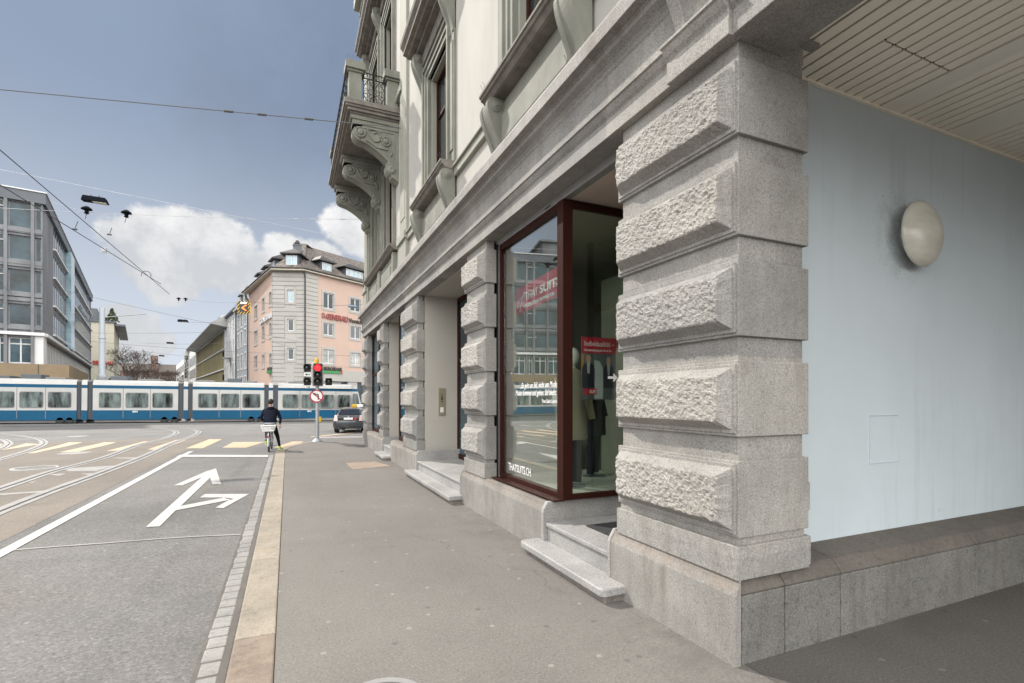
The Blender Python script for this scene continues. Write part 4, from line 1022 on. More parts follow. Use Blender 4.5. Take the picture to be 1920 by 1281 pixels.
mb.build('wall', M['concrete'], T, recalc=False)
mb = MB()
WF.box(mb, -.1, LF+.25, top-1.0, top+.05, -.5, .25); WS.box(mb, .26, LS, top-1.0, top+.05, -.5, .25); mb.build('roof_band', M['concrete_dark'], T)
mb = MB()
WF.box(mb, -.1, LF+.35, top+.05, top+.16, -.5, .35); WS.box(mb, .36, LS, top+.05, top+.16, -.5, .35)
for z0, z1 in rows:
    WS.box(mb, s1[1]-.3, LS, z0-.22, z0-.02, .0, .25)
mb.build('ledge', M['mullion_white'], T)
mb = MB(); WS.box(mb, s1[2]+.05, s1[3]-.05, 8.3, top-1.0, .0, .5); mb.build('glass_bay', M['pane_blue'], T)
mb = MB()
for z0, z1 in rows:
    WF.box(mb, 0, LF, z1+.25, z1+.6, .01, .14); WF.box(mb, 0, LF, z0-.45, z0-.08, .01, .18)
for a, b in cols:
    WF.box(mb, a-.27, a-.03, 5.1, 21, .005, .24)
mb.build('pillar', M['concrete'], T)
for i, (z0, z1) in enumerate(rows):
    for k, (a, b) in enumerate(cols[:6]): WF.window(T, a, b, z0, z1, .3, M['mullion'], M['pane_green'], cols=1 if k != 2 else 1, fw=.08)
    for a, b in ((s1[1], s1[2]), (s1[3], LS-.5)): WS.window(T, a, b, z0, z1+.3, .10, M['mullion'], M['pane_green'], cols=max(4, int((b-a)/1.7)), fw=.1, bar=.11, name='window_strip')
    # pale hopper lights left of the pillar
    a, b = cols[2]; f = MB(); WF.box(f, b-1.5, b-.1, z1-.62, z1-.52, -.25, -.15); WF.box(f, b-1.5, b-.1, z1-.1, z1, -.25, -.15); WF.box(f, b-.2, b-.1, z1-.52, z1-.1, -.25, -.15); f.build('hopper_frame', M['mullion_white'], T)
for a, b in cols[1:6]: WF.window(T, a, b, gl0, gl1, .3, M['mullion_white'], M['pane_green'], cols=2, fw=.12, bar=.12, trans=.75, name='gallery_window')
WS.window(T, s1[0]+.6, LS-1, gl0, gl1, .36, M['mullion_white'], M['pane_pale'], cols=44, fw=.14, bar=.18, name='gallery_window')
mb = MB(); WF.box(mb, s_at(WF,60.5), LF+.06, 5.1, 8.0, .0, .08); WS.box(mb, .0, s1[0]+.55, 5.1, 8.0, .0, .08); WF.box(mb, 0, LF+.2, 7.95, 8.25, .0, .35); WS.box(mb, .36, LS, 7.95, 8.25, .0, .35); mb.build('white_corner', M['mullion_white'], T)
mb = MB(); WF.box(mb, 0, LF+2.2, 3.75, 5.05, -.3, 2.6); WS.box(mb, -.0, 20, 3.75, 5.05, -.3, 2.2)
mb.build('canopy', M['brown_panel'], T)
mb = MB()
for k in range(14): WF.box(mb, LF-k*3.1-.03, LF-k*3.1+.03, 3.78, 5.03, 2.6, 2.615)
mb.build('canopy_joint', M['gutter'], T)
mb = MB(); WF.box(mb, 1, LF-1.5, 0, 4.0, -.55, -.5); mb.build('ground_floor_glazing', M['pane_green'], T)
mb = MB(); WF.box(mb, 6, LF-6, top+.1, top+3.2, -14, -4); WF.box(mb, 6, LF-5.5, top+3.2, top+3.5, -14.5, -3.5); mb.build('roof_storey', M['concrete'], T)

# ---- ivory building with red lettering
C = xy(214, 112); WI = Wall(C - E1*22, E1); WI2 = Wall(C, E2)
T = thing('ivory_building', 'plain ivory house wall with red roof lettering behind the steel mast', 'building', (C.x, C.y, -.3))
zt = H + (HY-606)*112/F
mb = MB(); WI.sheet(mb, 0, 22, -.4, zt, [], .2); hs_ = [(3+6*k, 6+6*k, z, z+1.9) for k in range(5) for z in (4.5, 8, 11.5, 15)]; WI2.sheet(mb, 0, 34, -.4, zt, hs_, .25)
mb.poly([WI.P(0,zt), WI.P(22,zt), WI2.P(34,zt), (WI.P(0,zt)[0]+E2.x*34, WI.P(0,zt)[1]+E2.y*34, zt)]); mb.build('wall', M['ivory'], T, recalc=False)
for h in hs_: WI2.window(T, *h, .2, M['mullion_white'], M['pane'], cols=2, fw=.1)
mb = MB(); WI.box(mb, 0, 22.4, zt, zt+.35, -34, .3); WI.box(mb, 22.2, 24.0, zt-.6, zt-.2, -34, .2); mb.build('roof_slab', M['concrete_dark'], T)
mb = MB(); WI.box(mb, 8, 19, zt+.35, zt+3.2, -12, -2); mb.build('penthouse', M['concrete_dark'], T)
mb = MB(); letters(mb, 'GENERALI', WI.P(s_at(WI,172.5), z_at(WI,190,683.5), .12), (*WI.e,0), (0,0,1), .78, s_at(WI,212.5)-s_at(WI,172.5), .03, 0, .08); mb.build('lettering', mat('red_sign_letters', (.38,.035,.03), .5, fine=0), T, recalc=False)
t = thing('rooftop_shrub', 'small conifer growing on the flat roof of the ivory building', 'shrub', (*xy(210,114), zt+.35), world=False)
mb = MB(); rs = random.Random(2)
for k in range(260):
    h = rs.random(); a = rs.uniform(0, 6.28); r = 1.5*(1-h)*rs.uniform(.5,1); c = Vector((r*math.cos(a), r*math.sin(a), .3+2.8*h)); d = Vector((rs.uniform(-1,1), rs.uniform(-1,1), rs.uniform(-1,1)))*.35; e = Vector((rs.uniform(-1,1), rs.uniform(-1,1), rs.uniform(-1,1)))*.25
    mb.poly([c-d, c+e, c+d, c-e])
mb.build('crown', mat('conifer_green', (.045,.06,.025), .8, fine=0), t, recalc=False); mb = MB(); mb.tube([(0,0,0),(0,0,2.6)], .1, 6, .03); mb.build('trunk', M['gutter'], t)

# ---- pink corner house
c1 = xy(512, 58); c2 = xy(573, 58.3); LL = 16.2
WL = Wall(c1 + E2*LL, -E2); WC = Wall(c1, c2-c1); WR = Wall(c2, (.833,.553)); LC = (c2-c1).length; LR = 26
T = thing('corner_house', 'pink corner house with pale banded corner, tiled roof and dormers behind the traffic lights', 'building', (c1.x, c1.y, -.35))
ze = 16.45
def rect(Wl, x0, x1, y0, y1):
    a, b = s_at(Wl, x0), s_at(Wl, x1); xm = (x0+x1)/2; return (a, b, z_at(Wl, xm, y1), z_at(Wl, xm, y0))
wr = [rect(WR, 606.5,626,550,579), rect(WR, 606.5,625.5,606.5,629), rect(WR, 606.5,626,656,682), rect(WR, 657,676,560.5,584.5), rect(WR, 657.5,676,612.5,635.5), rect(WR, 657.5,676,662,685)]
sp_ = wr[3][0]-wr[0][0]
wr += [(h[0]+sp_*k, h[1]+sp_*k, h[2], h[3]) for h in wr[3:6] for k in (1, 2)]
wc = [rect(WC, 538.5,551,543.5,567), rect(WC, 538.5,551,598,621), rect(WC, 538.5,551,653,675)]
wl = []
for x0, x1, dy in ((477,482.5,0),(491.5,496,-14),(505,510.5,-26)):
    for y0, y1 in ((574,597),(621,645),(668,690)):
        f = (y0-574)/94; k = dy*(1-f*.85); wl.append(rect(WL, x0, x1, y0+k, y1+k))
mb = MB(); WL.sheet(mb, 0, LL, -.4, ze, wl, .2); WR.sheet(mb, 0, LR, 5.2, ze, wr, .2)
mb.build('wall', M['pink'], T, recalc=False)
mb = MB(); WC.sheet(mb, 0, LC, -.4, ze, wc, .2); WR.sheet(mb, 0, LR, -.4, 5.2, [(2.5+5*k, 6+5*k, .2, 3.9) for k in range(4)], .3)
q = s_at(WR, 596)
z = -.2
while z < ze-.1:                                   # banded rustication
    zt_ = min(z+.50, ze-.02)
    for Wl, a, b, hh in ((WC, .0, LC, wc), (WR, .0, q, []), (WL, LL-.55, LL, [])):
        cut = [h for h in hh if h[2]-.3 < zt_ and h[3]+.3 > z]
        segs = [(a, b)] if not cut else [(a, cut[0][0]-.28), (cut[0][1]+.28, b)]
        for u0, u1 in segs: Wl.box(mb, u0, u1, z, zt_-.055, .004, .075)
    z += .50
WR.box(mb, q, LR, 3.9, 5.25, .004, .10)
WC.box(mb, s_at(WC,535.5), s_at(WC,552), z_at(WC,545,716), z_at(WC,545,684), .01, .09)
mb.build('banded_corner', M['pale_stone'], T, recalc=False)
for i, h in enumerate(wr): WR.window(T, *h, .16, M['mullion_white'], M['pane_pale'] if i in (2,5,7) else M['pane_green'] if i in (0,3) else M['pane'], cols=2, fw=.09, bar=.14, casing=.28, cm=M['pale_stone'])
for i, h in enumerate(wc): WC.window(T, *h, .16, M['mullion_white'], M['pane_blue'] if i == 0 else M['pane'], cols=1, fw=.12, casing=.25, cm=M['pale_stone'])
for i, h in enumerate(wl): WL.window(T, *h, .16, M['mullion_white'], M['pane_pale'] if i % 4 == 1 else M['pane'], cols=2, fw=.09, casing=.28, cm=M['pale_stone'])
for k in range(4): WR.window(T, 2.5+5*k, 6+5*k, .2, 3.9, .28, M['mullion'], M['pane'], cols=3, name='shop_window')
# eaves and roof
ov = .75
def ev(Wl, s, o, z): return Wl.P(s, z, o)
mb = MB()
lo = [ev(WL,0,ov,ze), ev(WC,0.0,ov,ze), ev(WC,LC,ov,ze), ev(WR,LR,ov,ze)]
inn = [ev(WL,0,-.1,ze), ev(WC,0,-.1,ze), ev(WC,LC,-.1,ze), ev(WR,LR,-.1,ze)]
for k in range(3): mb.poly([inn[k], inn[k+1], lo[k+1], lo[k]]); mb.poly([lo[k], lo[k+1], (*lo[k+1][:2], ze+.16), (*lo[k][:2], ze+.16)])
mb.build('eave', M['eave'], T, recalc=False)
mb = MB(); g_ = [(p[0], p[1], ze+.22) for p in lo]; mb.tube(g_, .11, 6); mb.build('roof_gutter', M['gutter'], T)
RI = 5.4; zr = 21.5
mid = c1 + (c2-c1)*.5 - Vector((WC.n.x, WC.n.y))*6.2
r0 = ev(WL,0,-RI-.6,zr); rm = (*mid, zr); r1 = ev(WR,LR,-RI-.6,zr)
rm2 = ev(WR, 2.5, -RI-.6, zr)
hi = [(p[0], p[1], ze+.17) for p in lo]
mb = MB(); mb.poly([hi[0], hi[1], rm, r0]); mb.poly([hi[1], hi[2], rm]); mb.poly([hi[2], rm2, rm]); mb.poly([hi[2], hi[3], r1, rm2])
bk = [ev(WL,0,-12,ze), ev(WR,LR,-12,ze)]; mb.poly([r0, rm, rm2, r1, bk[1], bk[0]]); mb.poly([hi[0], r0, bk[0]]); mb.poly([hi[3], r1, bk[1]])
roof = mb.build('roof', M['tiles'], T, recalc=False)
def dormer(Wl, s, w_, z0, h, setb, n, dp=3.2):
    d = MB(); Wl.box(d, s-w_/2, s+w_/2, z0-.4, z0+h, -setb-dp, -setb); body = d.build('dormer', M['concrete_dark'], roof)
    d = MB(); o = .45; a = [Wl.P(s-w_/2-o, z0+h, -setb+o), Wl.P(s+w_/2+o, z0+h, -setb+o), Wl.P(s+w_/2+o, z0+h, -setb-dp), Wl.P(s-w_/2-o, z0+h, -setb-dp)]
    a2 = [(p[0],p[1],p[2]+.12) for p in a]; t1 = Wl.P(s, z0+h+.95, -setb-.9); t2 = Wl.P(s, z0+h+.95, -setb-dp)
    d.poly(a); 
    for k in range(4): d.poly([a[k], a[(k+1)%4], a2[(k+1)%4], a2[k]])
    d.poly([a2[0], a2[1], t1]); d.poly([a2[1], a2[2], t2, t1]); d.poly([a2[3], a2[0], t1, t2]); d.build('dormer', M['gutter'], roof, recalc=False)
    Wl.window(roof, s-w_/2+.12, s+w_/2-.12, z0+.1, z0+h-.12, setb-.06, M['mullion_white'], M['pane_blue'], cols=n, fw=.08, bar=.12)
zd = ze+.55
dormer(WC, LC*.55, 1.5, zd+.1, 1.35, .25, 2); dormer(WR, s_at(WR,612.5)+.4, 1.55, zd, 1.35, .6, 2); dormer(WR, s_at(WR,664)+.5, 2.9, zd, 1.35, .6, 4); dormer(WR, s_at(WR,664)+6.5, 1.6, zd, 1.35, .6, 2)
for k in range(3): dormer(WL, LL-2.6-4.6*k, 1.5, zd, 1.3, .6, 2)
mb = MB(); p = Vector(rm); a = WC.P(LC*.45, 0, -3.2); mb.box(a[0]-.45, a[0]+.45, a[1]-.4, a[1]+.4, 18.4, 20.3); mb.box(a[0]-.5, a[0]+.5, a[1]-.45, a[1]+.45, 20.3, 20.42); mb.build('chimney', M['concrete_dark'], roof)
mb = MB(); mb.lathe([(.25,20.42),(.32,20.7),(.2,20.95),(.02,21.05)], (a[0],a[1],0), n=10); mb.build('chimney', M['gutter'], roof)
for Wl, s in ((WC, LC-.03), (WL, .15)):
    mb = MB(); mb.tube([Wl.P(s,ze-.1,.5), Wl.P(s,ze-.7,.14), Wl.P(s,-.3,.14)], .075, 6)
    mb.build('downpipe', M['gutter'], T)
sg = MB(); a = s_at(WR,611); zz = z_at(WR,611,597.5)
letters(sg, 'GENERALI', WR.P(a, zz, .12), (*WR.e,0), (0,0,1), .62, s_at(WR,651)-a, .02, 0, .06)
sg.mi = 1; letters(sg, 'Versicherungen', WR.P(s_at(WR,653), zz, .12), (*WR.e,0), (0,0,1), .50, None, .01, 0, .05)
sg.mi = 0; b = s_at(WR,602.5)
sg.tube([WR.P(b+x, zz+z, .1) for x, z in ((.05,.0),(.12,.3),(.02,.5),(.2,.62),(.42,.45),(.40,.2),(.55,0))], .045, 5); sg.tube([WR.P(b+x, zz+z, .1) for x, z in ((.2,.3),(.22,.05),(.32,.0))], .04, 5)
sg.build('lettering', [mat('faded_red_letters', (.30,.075,.07), .6, fine=0), M['gutter']], T, recalc=False)
sg = MB(); a, b = s_at(WR,603), s_at(WR,640); z0_ = z_at(WR,620,700.5)
WR.box(sg, a, b-.3, z0_, z0_+.3, .1, .22); sg.mi = 1; WR.box(sg, b-.28, b, z0_, z0_+.36, .1, .22); sg.mi = 2; letters(sg, 'MIGROSBANK', WR.P(a, z0_+.36, .2), (*WR.e,0), (0,0,1), .40, b-a, .03, 0, .04)
sg.build('bank_sign', [mat('green_sign', (.03,.22,.06), .5, fine=0), M['red'], M['gutter']], T, recalc=False)
sg = MB(); a = s_at(WL,504); b = s_at(WL,511); z0_ = z_at(WL,508,700); WL.box(sg, a, b, z0_, z0_+.3, .1, .25); sg.mi = 1; WL.box(sg, a, b, z0_+.32, z0_+.7, .1, .2); sg.build('bank_sign', [bpy.data.materials['green_sign'], M['gutter']], T)
sg = MB(); letters(sg, 'GENERALI', WL.P(s_at(WL,489), z_at(WL,500,602), .12), (*WL.e,0), (0,0,1), .6, s_at(WL,511)-s_at(WL,489), .02, 0, .06); sg.build('lettering', M['mullion_white'], T, recalc=False)

# ---- the row down the side street
def row_house(name, label, l0, l1, z1, wallm, holes, frame=None, pn=None, casing=None, cols=2, depth=.25, back=14):
    O = c1 + E2*l1; Wl = Wall(O, -E2); L_ = l1-l0
    T = thing(name, label, 'building', (O.x, O.y, -.3)); mb = MB(); Wl.sheet(mb, 0, L_, -.4, z1, holes, depth)
    a, b = Wl.P(0,z1), Wl.P(L_,z1); c, d = Wl.P(L_,z1,-back), Wl.P(0,z1,-back); mb.poly([a,b,c,d]); mb.poly([b, (b[0],b[1],-.4), (c[0],c[1],-.4), c]); mb.poly([a, (a[0],a[1],-.4), (d[0],d[1],-.4), d])
    mb.build('wall', wallm, T, recalc=False)
    for h in holes: Wl.window(T, *h, depth-.04, frame or M['mullion_white'], pn or random.choice([M['pane'], M['pane_pale'], M['pane_green']]), cols=cols, fw=.1, casing=casing, cm=M['white'] if casing else None)
    return T, Wl, L_
hl = [(a, a+1.3, z, z+2.1) for a in (1.2, 4.4, 7.6) for z in (2.9, 6.3, 9.7, 12.6)]
T, Wl, L_ = row_house('grey_house', 'blue grey house with a mansard roof right next to the pink corner house', LL+.02, LL+11, 15.4, M['blue_grey'], hl, casing=.2)
mb = MB(); Wl.box(mb, 0, L_, 15.4, 15.65, -.4, .5); mb.build('eave', M['eave'], T); mb = MB()
mb.prism([(-.3,15.66),(-2.4,18.9),(-9,19.3),(-9,15.66)], lambda o, z: Wl.P(0,z,o), lambda o, z: Wl.P(L_,z,o)); rf = mb.build('roof', M['tiles'], T)
for a in (2.0, 5.4, 8.8):
    d = MB(); Wl.box(d, a-.7, a+.7, 16.0, 17.7, -2.6, -.35); Wl.box(d, a-1.0, a+1.0, 17.7, 17.85, -2.8, -.0); d.build('dormer', M['concrete_dark'], rf); Wl.window(rf, a-.55, a+.55, 16.2, 17.6, .30, M['mullion_white'], M['pane_blue'], fw=.08)
mb = MB(); mb.tube([Wl.P(0,15.4,.1), Wl.P(0,-.3,.1)], .08, 6); mb.build('downpipe', M['gutter'], T)
hl = [(a, a+1.0, z, z+2.7) for a in (1.5, 4.6, 8.0, 10.4) for z in (1.0, 4.9, 8.8, 12.2)]
T, Wl, L_ = row_house('white_house', 'white plastered house with tall windows and balconies between the blue grey and the olive building', LL+11.02, 39, 15.9, mat('white_render', (.56,.57,.58), .9, var=.06, fine=0), hl)
for z in (4.8, 8.7):
    mb = MB(); Wl.box(mb, 4.2, 6.4, z-.15, z, 0, 1.1); b_ = mb.build('balcony', M['pale_stone'], T); mb = MB()
    for k in range(9): p = Wl.P(4.25+k*.26, z, 1.05); mb.tube([p, (p[0],p[1],z+1)], .02, 4)
    mb.tube([Wl.P(4.2,z+1,1.05), Wl.P(6.4,z+1,1.05)], .03, 4); mb.build('railing', M['dark_metal'], b_)
mb = MB(); Wl.box(mb, 0, L_, 15.9, 16.2, -.4, .4); mb.prism([(-.3,16.2),(-1.6,18.9),(-9,19.2),(-9,16.2)], lambda o, z: Wl.P(0,z,o), lambda o, z: Wl.P(L_,z,o)); mb.build('roof', M['concrete_dark'], T)
# olive building
T, Wl, L_ = row_house('olive_building', 'olive brown clad building under a wide overhanging metal roof', 39.02, 97, 14.2, M['olive'], [])
mb = MB()
for z in (3.4, 7.0, 10.6, 14.0): Wl.box(mb, 0, L_, z, z+.22, 0, .25)
Wl.box(mb, L_-1.0, L_, -.3, 14.2, .0, .2); mb.build('white_ledge', M['mullion_white'], T)
mb = MB()
for k in range(46): Wl.box(mb, 1.2*k+.3, 1.2*k+.42, 0, 14, .0, .12)
mb.build('cladding_rib', M['olive'], T)
mb = MB(); mb.prism([(2.4,14.75),(2.4,14.95),(-1.5,17.6),(-9,17.6),(-9,14.3),(0,14.3)], lambda o, z: Wl.P(-1,z,o), lambda o, z: Wl.P(L_+1.2,z,o)); rf = mb.build('roof', mat('grey_sheet_roof', (.34,.34,.335), .5, .2, var=.15, vs=.3, fine=0), T)
for k in range(6):
    d = MB(); a = 4+9*k; d.prism([(.4,16.0),(.4,16.9),(-2.6,18.3),(-2.6,16.2)], lambda o, z: Wl.P(a,z,o), lambda o, z: Wl.P(a+5,z,o)); d.build('roof_light', M['mullion_white'], rf)
    Wl.window(rf, a+.3, a+4.7, 16.1, 16.8, -.46, M['mullion'], M['pane'], cols=4)
mb = MB()
for s in (L_-4, L_-16): p = Wl.P(s, 2.2, 1.0); mb.ball((p[0],p[1],2.4), .5)
# white grid building with the vertical sign
hl = [(a, a+2.4, z, z+2.6) for a in [2+3.3*k for k in range(27)] for z in (4.0, 7.6, 11.2)]
T, Wl, L_ = row_house('grid_building', 'white office building with a regular grid of dark windows ending the row', 98, 190, 15.6, mat('white_cladding', (.66,.66,.65), .7, var=.03, fine=0), hl, frame=M['gutter'], pn=M['pane'], cols=1, depth=.12)
t = thing('vertical_sign', 'tall narrow white sign blade with dark vertical lettering beside the olive building', 'sign', (*((c1+E2*97.4) + Vector((-.9763,-.2164))*1.6), 0))
Wv = Wall((c1+E2*97.4) + Vector((-.9763,-.2164))*3.6, E1)
mb = MB(); Wv.box(mb, .75, 2.05, 1.5, 14.6, -.4, 0); mb.build('blade', M['white'], t)
mb = MB()
for k, ch in enumerate('STOCKER'): letters(mb, ch, Wv.P(.95, 12.55-.88*k, .03), (*E1,0), (0,0,1), .74, .85, .04, 0, .02)
mb.build('lettering', mat('dark_blue_grey_letters', (.05,.07,.10), .5, fine=0), t, recalc=False)
# dark house far down the street
o_ = c1 + E2*240
T = thing('distant_house', 'dark reddish house with a tower closing the far end of the side street', 'building', (o_.x, o_.y, -.3))
Wd = Wall(o_ - E1*20, E1); mb = MB(); hd = [(2+3*k, 3.6+3*k, z, z+2) for k in range(8) for z in (3, 7, 11)]; Wd.sheet(mb, 0, 26, -.4, 15, hd, .3); Wd.box(mb, 12, 15, 15, 23, -4, 0); mb.build('wall', mat('dark_brick', (.14,.095,.08), .9, var=.2, fine=0), T, recalc=False)
mb = MB(); mb.prism([(.4,15),(-4,19),(-9,15)], lambda o, z: Wd.P(-.5,z,o), lambda o, z: Wd.P(26.5,z,o)); mb.build('roof', M['tiles'], T)
for h in hd: Wd.window(T, *h, .25, M['mullion_white'], M['pane'], fw=.12)

# ---- bare trees
def bare_tree(loc, hgt, seed, label, lean=0, spread=.5, col=(.075,.055,.045), depth=6):
    rs = random.Random(seed); t = thing('bare_tree', label, 'tree', loc, 'leafless trees along the side street', world=False)
    tr = MB(); cr = MB()
    def grow(mb, p, d, l, r, n):
        q = p + d*l; m = p + d*l*.5 + Vector((rs.uniform(-1,1), rs.uniform(-1,1), rs.uniform(-.3,.6)))*l*.06
        mb.tube([p, m, q], r, 5 if r > .06 else 3, r*.72)
        if n == 0: return
        for k in range(3 if rs.random() < .62 else 2):
            ax = Vector((rs.uniform(-1,1), rs.uniform(-1,1), rs.uniform(-.15,.5))).normalized()
            nd = (d*(1-spread) + ax*spread + Vector((0,0,.12))).normalized()
            grow(cr, q, nd, l*rs.uniform(.66,.86), max(.018, r*.62), n-1)
    grow(tr, Vector((0,0,0)), Vector((lean,0,1)).normalized(), hgt*.27, hgt*.020, 0)
    top_ = Vector((lean*hgt*.27,0,hgt*.265))
    for k in range(4):
        a = k*1.57+rs.uniform(-.4,.4); grow(cr, top_, Vector((math.cos(a)*.55, math.sin(a)*.55, 1)).normalized(), hgt*.21, hgt*.012, depth)
    m_ = bpy.data.materials.get('bare_bark') or mat('bare_bark', col, .9, var=.2, fine=0)
    tr.build('trunk', m_, t, recalc=False); cr.build('crown', m_, t, recalc=False); return t
bare_tree((*xy(250,98), -.4), 12.2, 4, 'tall bare brown tree to the right of the ivory building', spread=.52)
bare_tree((*xy(268,112), -.4), 9.5, 8, 'lower bare tree just right of the tall bare tree by the ivory building')
bare_tree((*xy(318,150), -.4), 11.5, 15, 'bare reddish tree in front of the white grid building', spread=.5)
bare_tree((*xy(306,185), -.4), 10.5, 21, 'most distant bare tree at the end of the street')
bare_tree((*xy(332,128), -.4), 7.0, 33, 'small bare tree closest to the olive building')
# ------------------------------------------------------------------ tram
M['tram_white'] = mat('tram_white_paint', (.385,.385,.375), .3, var=.1, vs=.6, fine=0, coat=.3); M['tram_blue'] = mat('tram_blue_paint', (.001,.064,.135), .4, var=.1, vs=.5, fine=0, coat=.1, spec=.25)
M['bellows'] = mat('bellows_rubber', (.085,.095,.11), .7, var=.2, vs=6, fine=0, stretch=(6,1,.2)); M['tram_grey'] = mat('tram_grey_underframe', (.16,.16,.16), .6, fine=0)
YT = 52.15
def tx_(px): d = ray(px); return YT*d[0]/d[1]
TX0 = tx_(0); TA = .0077
T = thing('tram', 'white and blue articulated tram crossing the junction from edge to edge', 'tram', (TX0, YT, -.25), world=False); T.rotation_euler = (0, TA, 0)
def lx(px): return tx_(px) - TX0
zs, zb, z1, z2, zr = .30, 1.10, 2.93, 3.19, 3.62
def body(x0, x1, nose=False, wins=(), name='car_body', lines=(), roofbox=()):
    mb = MB()
    def band(za, zb_, mi, off):
        mb.mi = mi
        if nose and x1 > 3:
            sl = lambda z: -.55*max(0, (z-1.15)/2.4)**1.2 - (.0 if z > .5 else .12)
            n0, n1 = sl(za), sl(zb_)
            mb.hexa([(x0,off,za),(x1+n0,off+.25,za),(x1+n0,2.4-off-.25,za),(x0,2.4-off,za),(x0,off,zb_),(x1+n1,off+.25,zb_),(x1+n1,2.4-off-.25,zb_),(x0,2.4-off,zb_)])
        else: mb.box(x0, x1, off, 2.4-off, za, zb_)
    band(zs, zb, 1, 0); band(zb, 1.25, 0, .004); band(1.25, 2.0, 0, .004); band(2.0, z1, 0, .004); band(z1, z2, 1, .0)
    mb.mi = 0
    xe = x1-.55 if nose else x1
    if nose: band(z2, 3.50, 0, .03); xe = x1-.75
    mb.prism([(.004,z2),(.05,z2+.28),(.25,zr),(2.15,zr),(2.35,z2+.28),(2.396,z2)], lambda y, z: (x0,y,z), lambda y, z: (xe-(.3 if nose else 0),y,z))
    mb.mi = 2; mb.box(x0+.1, xe-.1, .12, 2.28, .10, zs+.01)
    for c in lines: mb.mi = 2; mb.box(lx(c)-.02, lx(c)+.02, -.003, .02, .45, z1)
    o = mb.build(name, [M['tram_white'], M['tram_blue'], M['tram_grey']], T)
    for a, b in wins:
        g = MB(); u0, u1 = lx(a), lx(b); r = .14; pts = []
        for cx, cz, t0 in ((u1-r,2.60-r,0),(u0+r,2.60-r,90),(u0+r,1.29+r,180),(u1-r,1.29+r,270)):
            for k in range(5): t = R(t0+22.5*k); pts.append((cx+r*math.cos(t), cz+r*math.sin(t)))
        g.prism(pts, lambda x, z: (x,-.012,z), lambda x, z: (x,.03,z)); fr = g.build('window', M['tram_grey'], o)
        g = MB(); cx, cz = (u0+u1)/2, 1.945; g.prism([(cx+(x-cx)*.94, cz+(z-cz)*.92) for x, z in pts], lambda x, z: (x,-.018,z), lambda x, z: (x,-.011,z)); g.build('pane', M['pane_tram'], fr)
    for a, b, h in roofbox:
        g = MB(); g.box(lx(a), lx(b), .4, 2.0, zr, zr+h); g.build('roof_box', M['bellows'] if h > .2 else M['tram_grey'], o, bevel=.03)
    return o
body(-14, lx(143), wins=((-62,-20),(-18,27),(35.5,81),(89,133.5)), lines=(31,85), roofbox=((-60,12,.22),(33,72,.36),(80,118,.16)))
body(lx(152.5), lx(163), wins=(), name='short_module')
body(lx(173.5), lx(333.5), wins=((185,227),(235,278),(285,324)), lines=(230.5,281.5), roofbox=((176,200,.2),(203,236,.34),(255,300,.16)))
body(lx(344), lx(352), name='short_module')
body(lx(361), lx(495), wins=((371,407.5),(413.5,448.5),(454,488)), lines=(410.5,451), roofbox=((363,400,.16),(425,450,.36),(455,480,.18)))
body(lx(503.5), lx(511.5), name='short_module')
body(lx(521), lx(679), nose=True, wins=((529.5,559.5),(565,594),(599,626.5),(632.5,657)), lines=(562,596.5,629.5), roofbox=((540,570,.2),(600,640,.18)))
for a, b in ((143,152.5),(163,173.5),(333.5,344),(352,361),(495,503.5),(511.5,521)):
    mb = MB(); u0, u1 = lx(a), lx(b); n = 7
    for k in range(n): p, q = u0+(u1-u0)*k/n, u0+(u1-u0)*(k+1)/n; mb.box(p+.01, q-.01, .12 if k % 2 else .07, 2.3, .35, 3.45)
    mb.box(u0, u1, .14, 2.26, .36, 3.44)
    mb.build('bellows', M['bellows'], T)
mb = MB(); u = lx(664); mb.hexa([(u-.1,-.01,1.35),(lx(675),.18,1.35),(lx(675),.2,1.35),(u-.1,.05,1.35),(u-.1,-.01,2.72),(lx(672)-.1,.14,2.72),(lx(672)-.1,.2,2.72),(u-.1,.05,2.72)]); mb.build('cab_window', M['pane_tram'], T)
mb = MB(); xn = lx(679); mb.hexa([(xn-.03,.4,1.3),(xn+.02,.4,1.3),(xn+.02,2.0,1.3),(xn-.03,2.0,1.3),(xn-.5,.4,2.75),(xn-.42,.4,2.75),(xn-.42,2.0,2.75),(xn-.5,2.0,2.75)]); mb.build('windscreen', M['pane_tram'], T)
for c in (112, 130, 308, 327, 471, 488, 640, 655):
    mb = MB(); mb.lathe([(.30,0),(.30,.12),(.22,.14)], (lx(c),.14,.30), ax=(0,-1,0), n=18); mb.build('wheel', M['black'], T)
mb = MB()
for a, b in ((244,263),(572,582)): letters(mb, '2073', (lx(a+4), -.004, .92), (1,0,0), (0,0,1), .13, None, .02, 0, .003)
mb.build('fleet_number', M['letter_white'], T, recalc=False)

# ------------------------------------------------------------------ taxi
b0 = xy(653.5, 29.3)
T = thing('taxi', 'dark grey hatchback taxi with a yellow roof sign half hidden behind the stone corner', 'car', (b0.x, b0.y, gz(b0.x, b0.y)), world=False, rotz=R(-13))
M['car_paint'] = mat('dark_grey_car_paint', (.06,.066,.078), .25, .5, var=.03, fine=0, coat=.8); M['car_glass'] = pane('car_glass', (.012,.014,.016), .2, 1, .04); M['tail'] = mat('tail_lamp_clear', (.62,.45,.43), .15, fine=0, coat=.5)
def sec(y, w, zb_, zs_, wr_, zr_):                # local: +y is forward; half section mirrored
    half = [(0,zb_),(w*.86,zb_),(w*.98,zb_+.16),(w,zb_+.38),(w*.985,zs_-.1),(w*.93,zs_),(wr_,zr_-.07),(wr_*.80,zr_),(0,zr_+.012)]
    return [(x,y,z) for x, z in half] + [(-x,y,z) for x, z in half[-2:0:-1]]
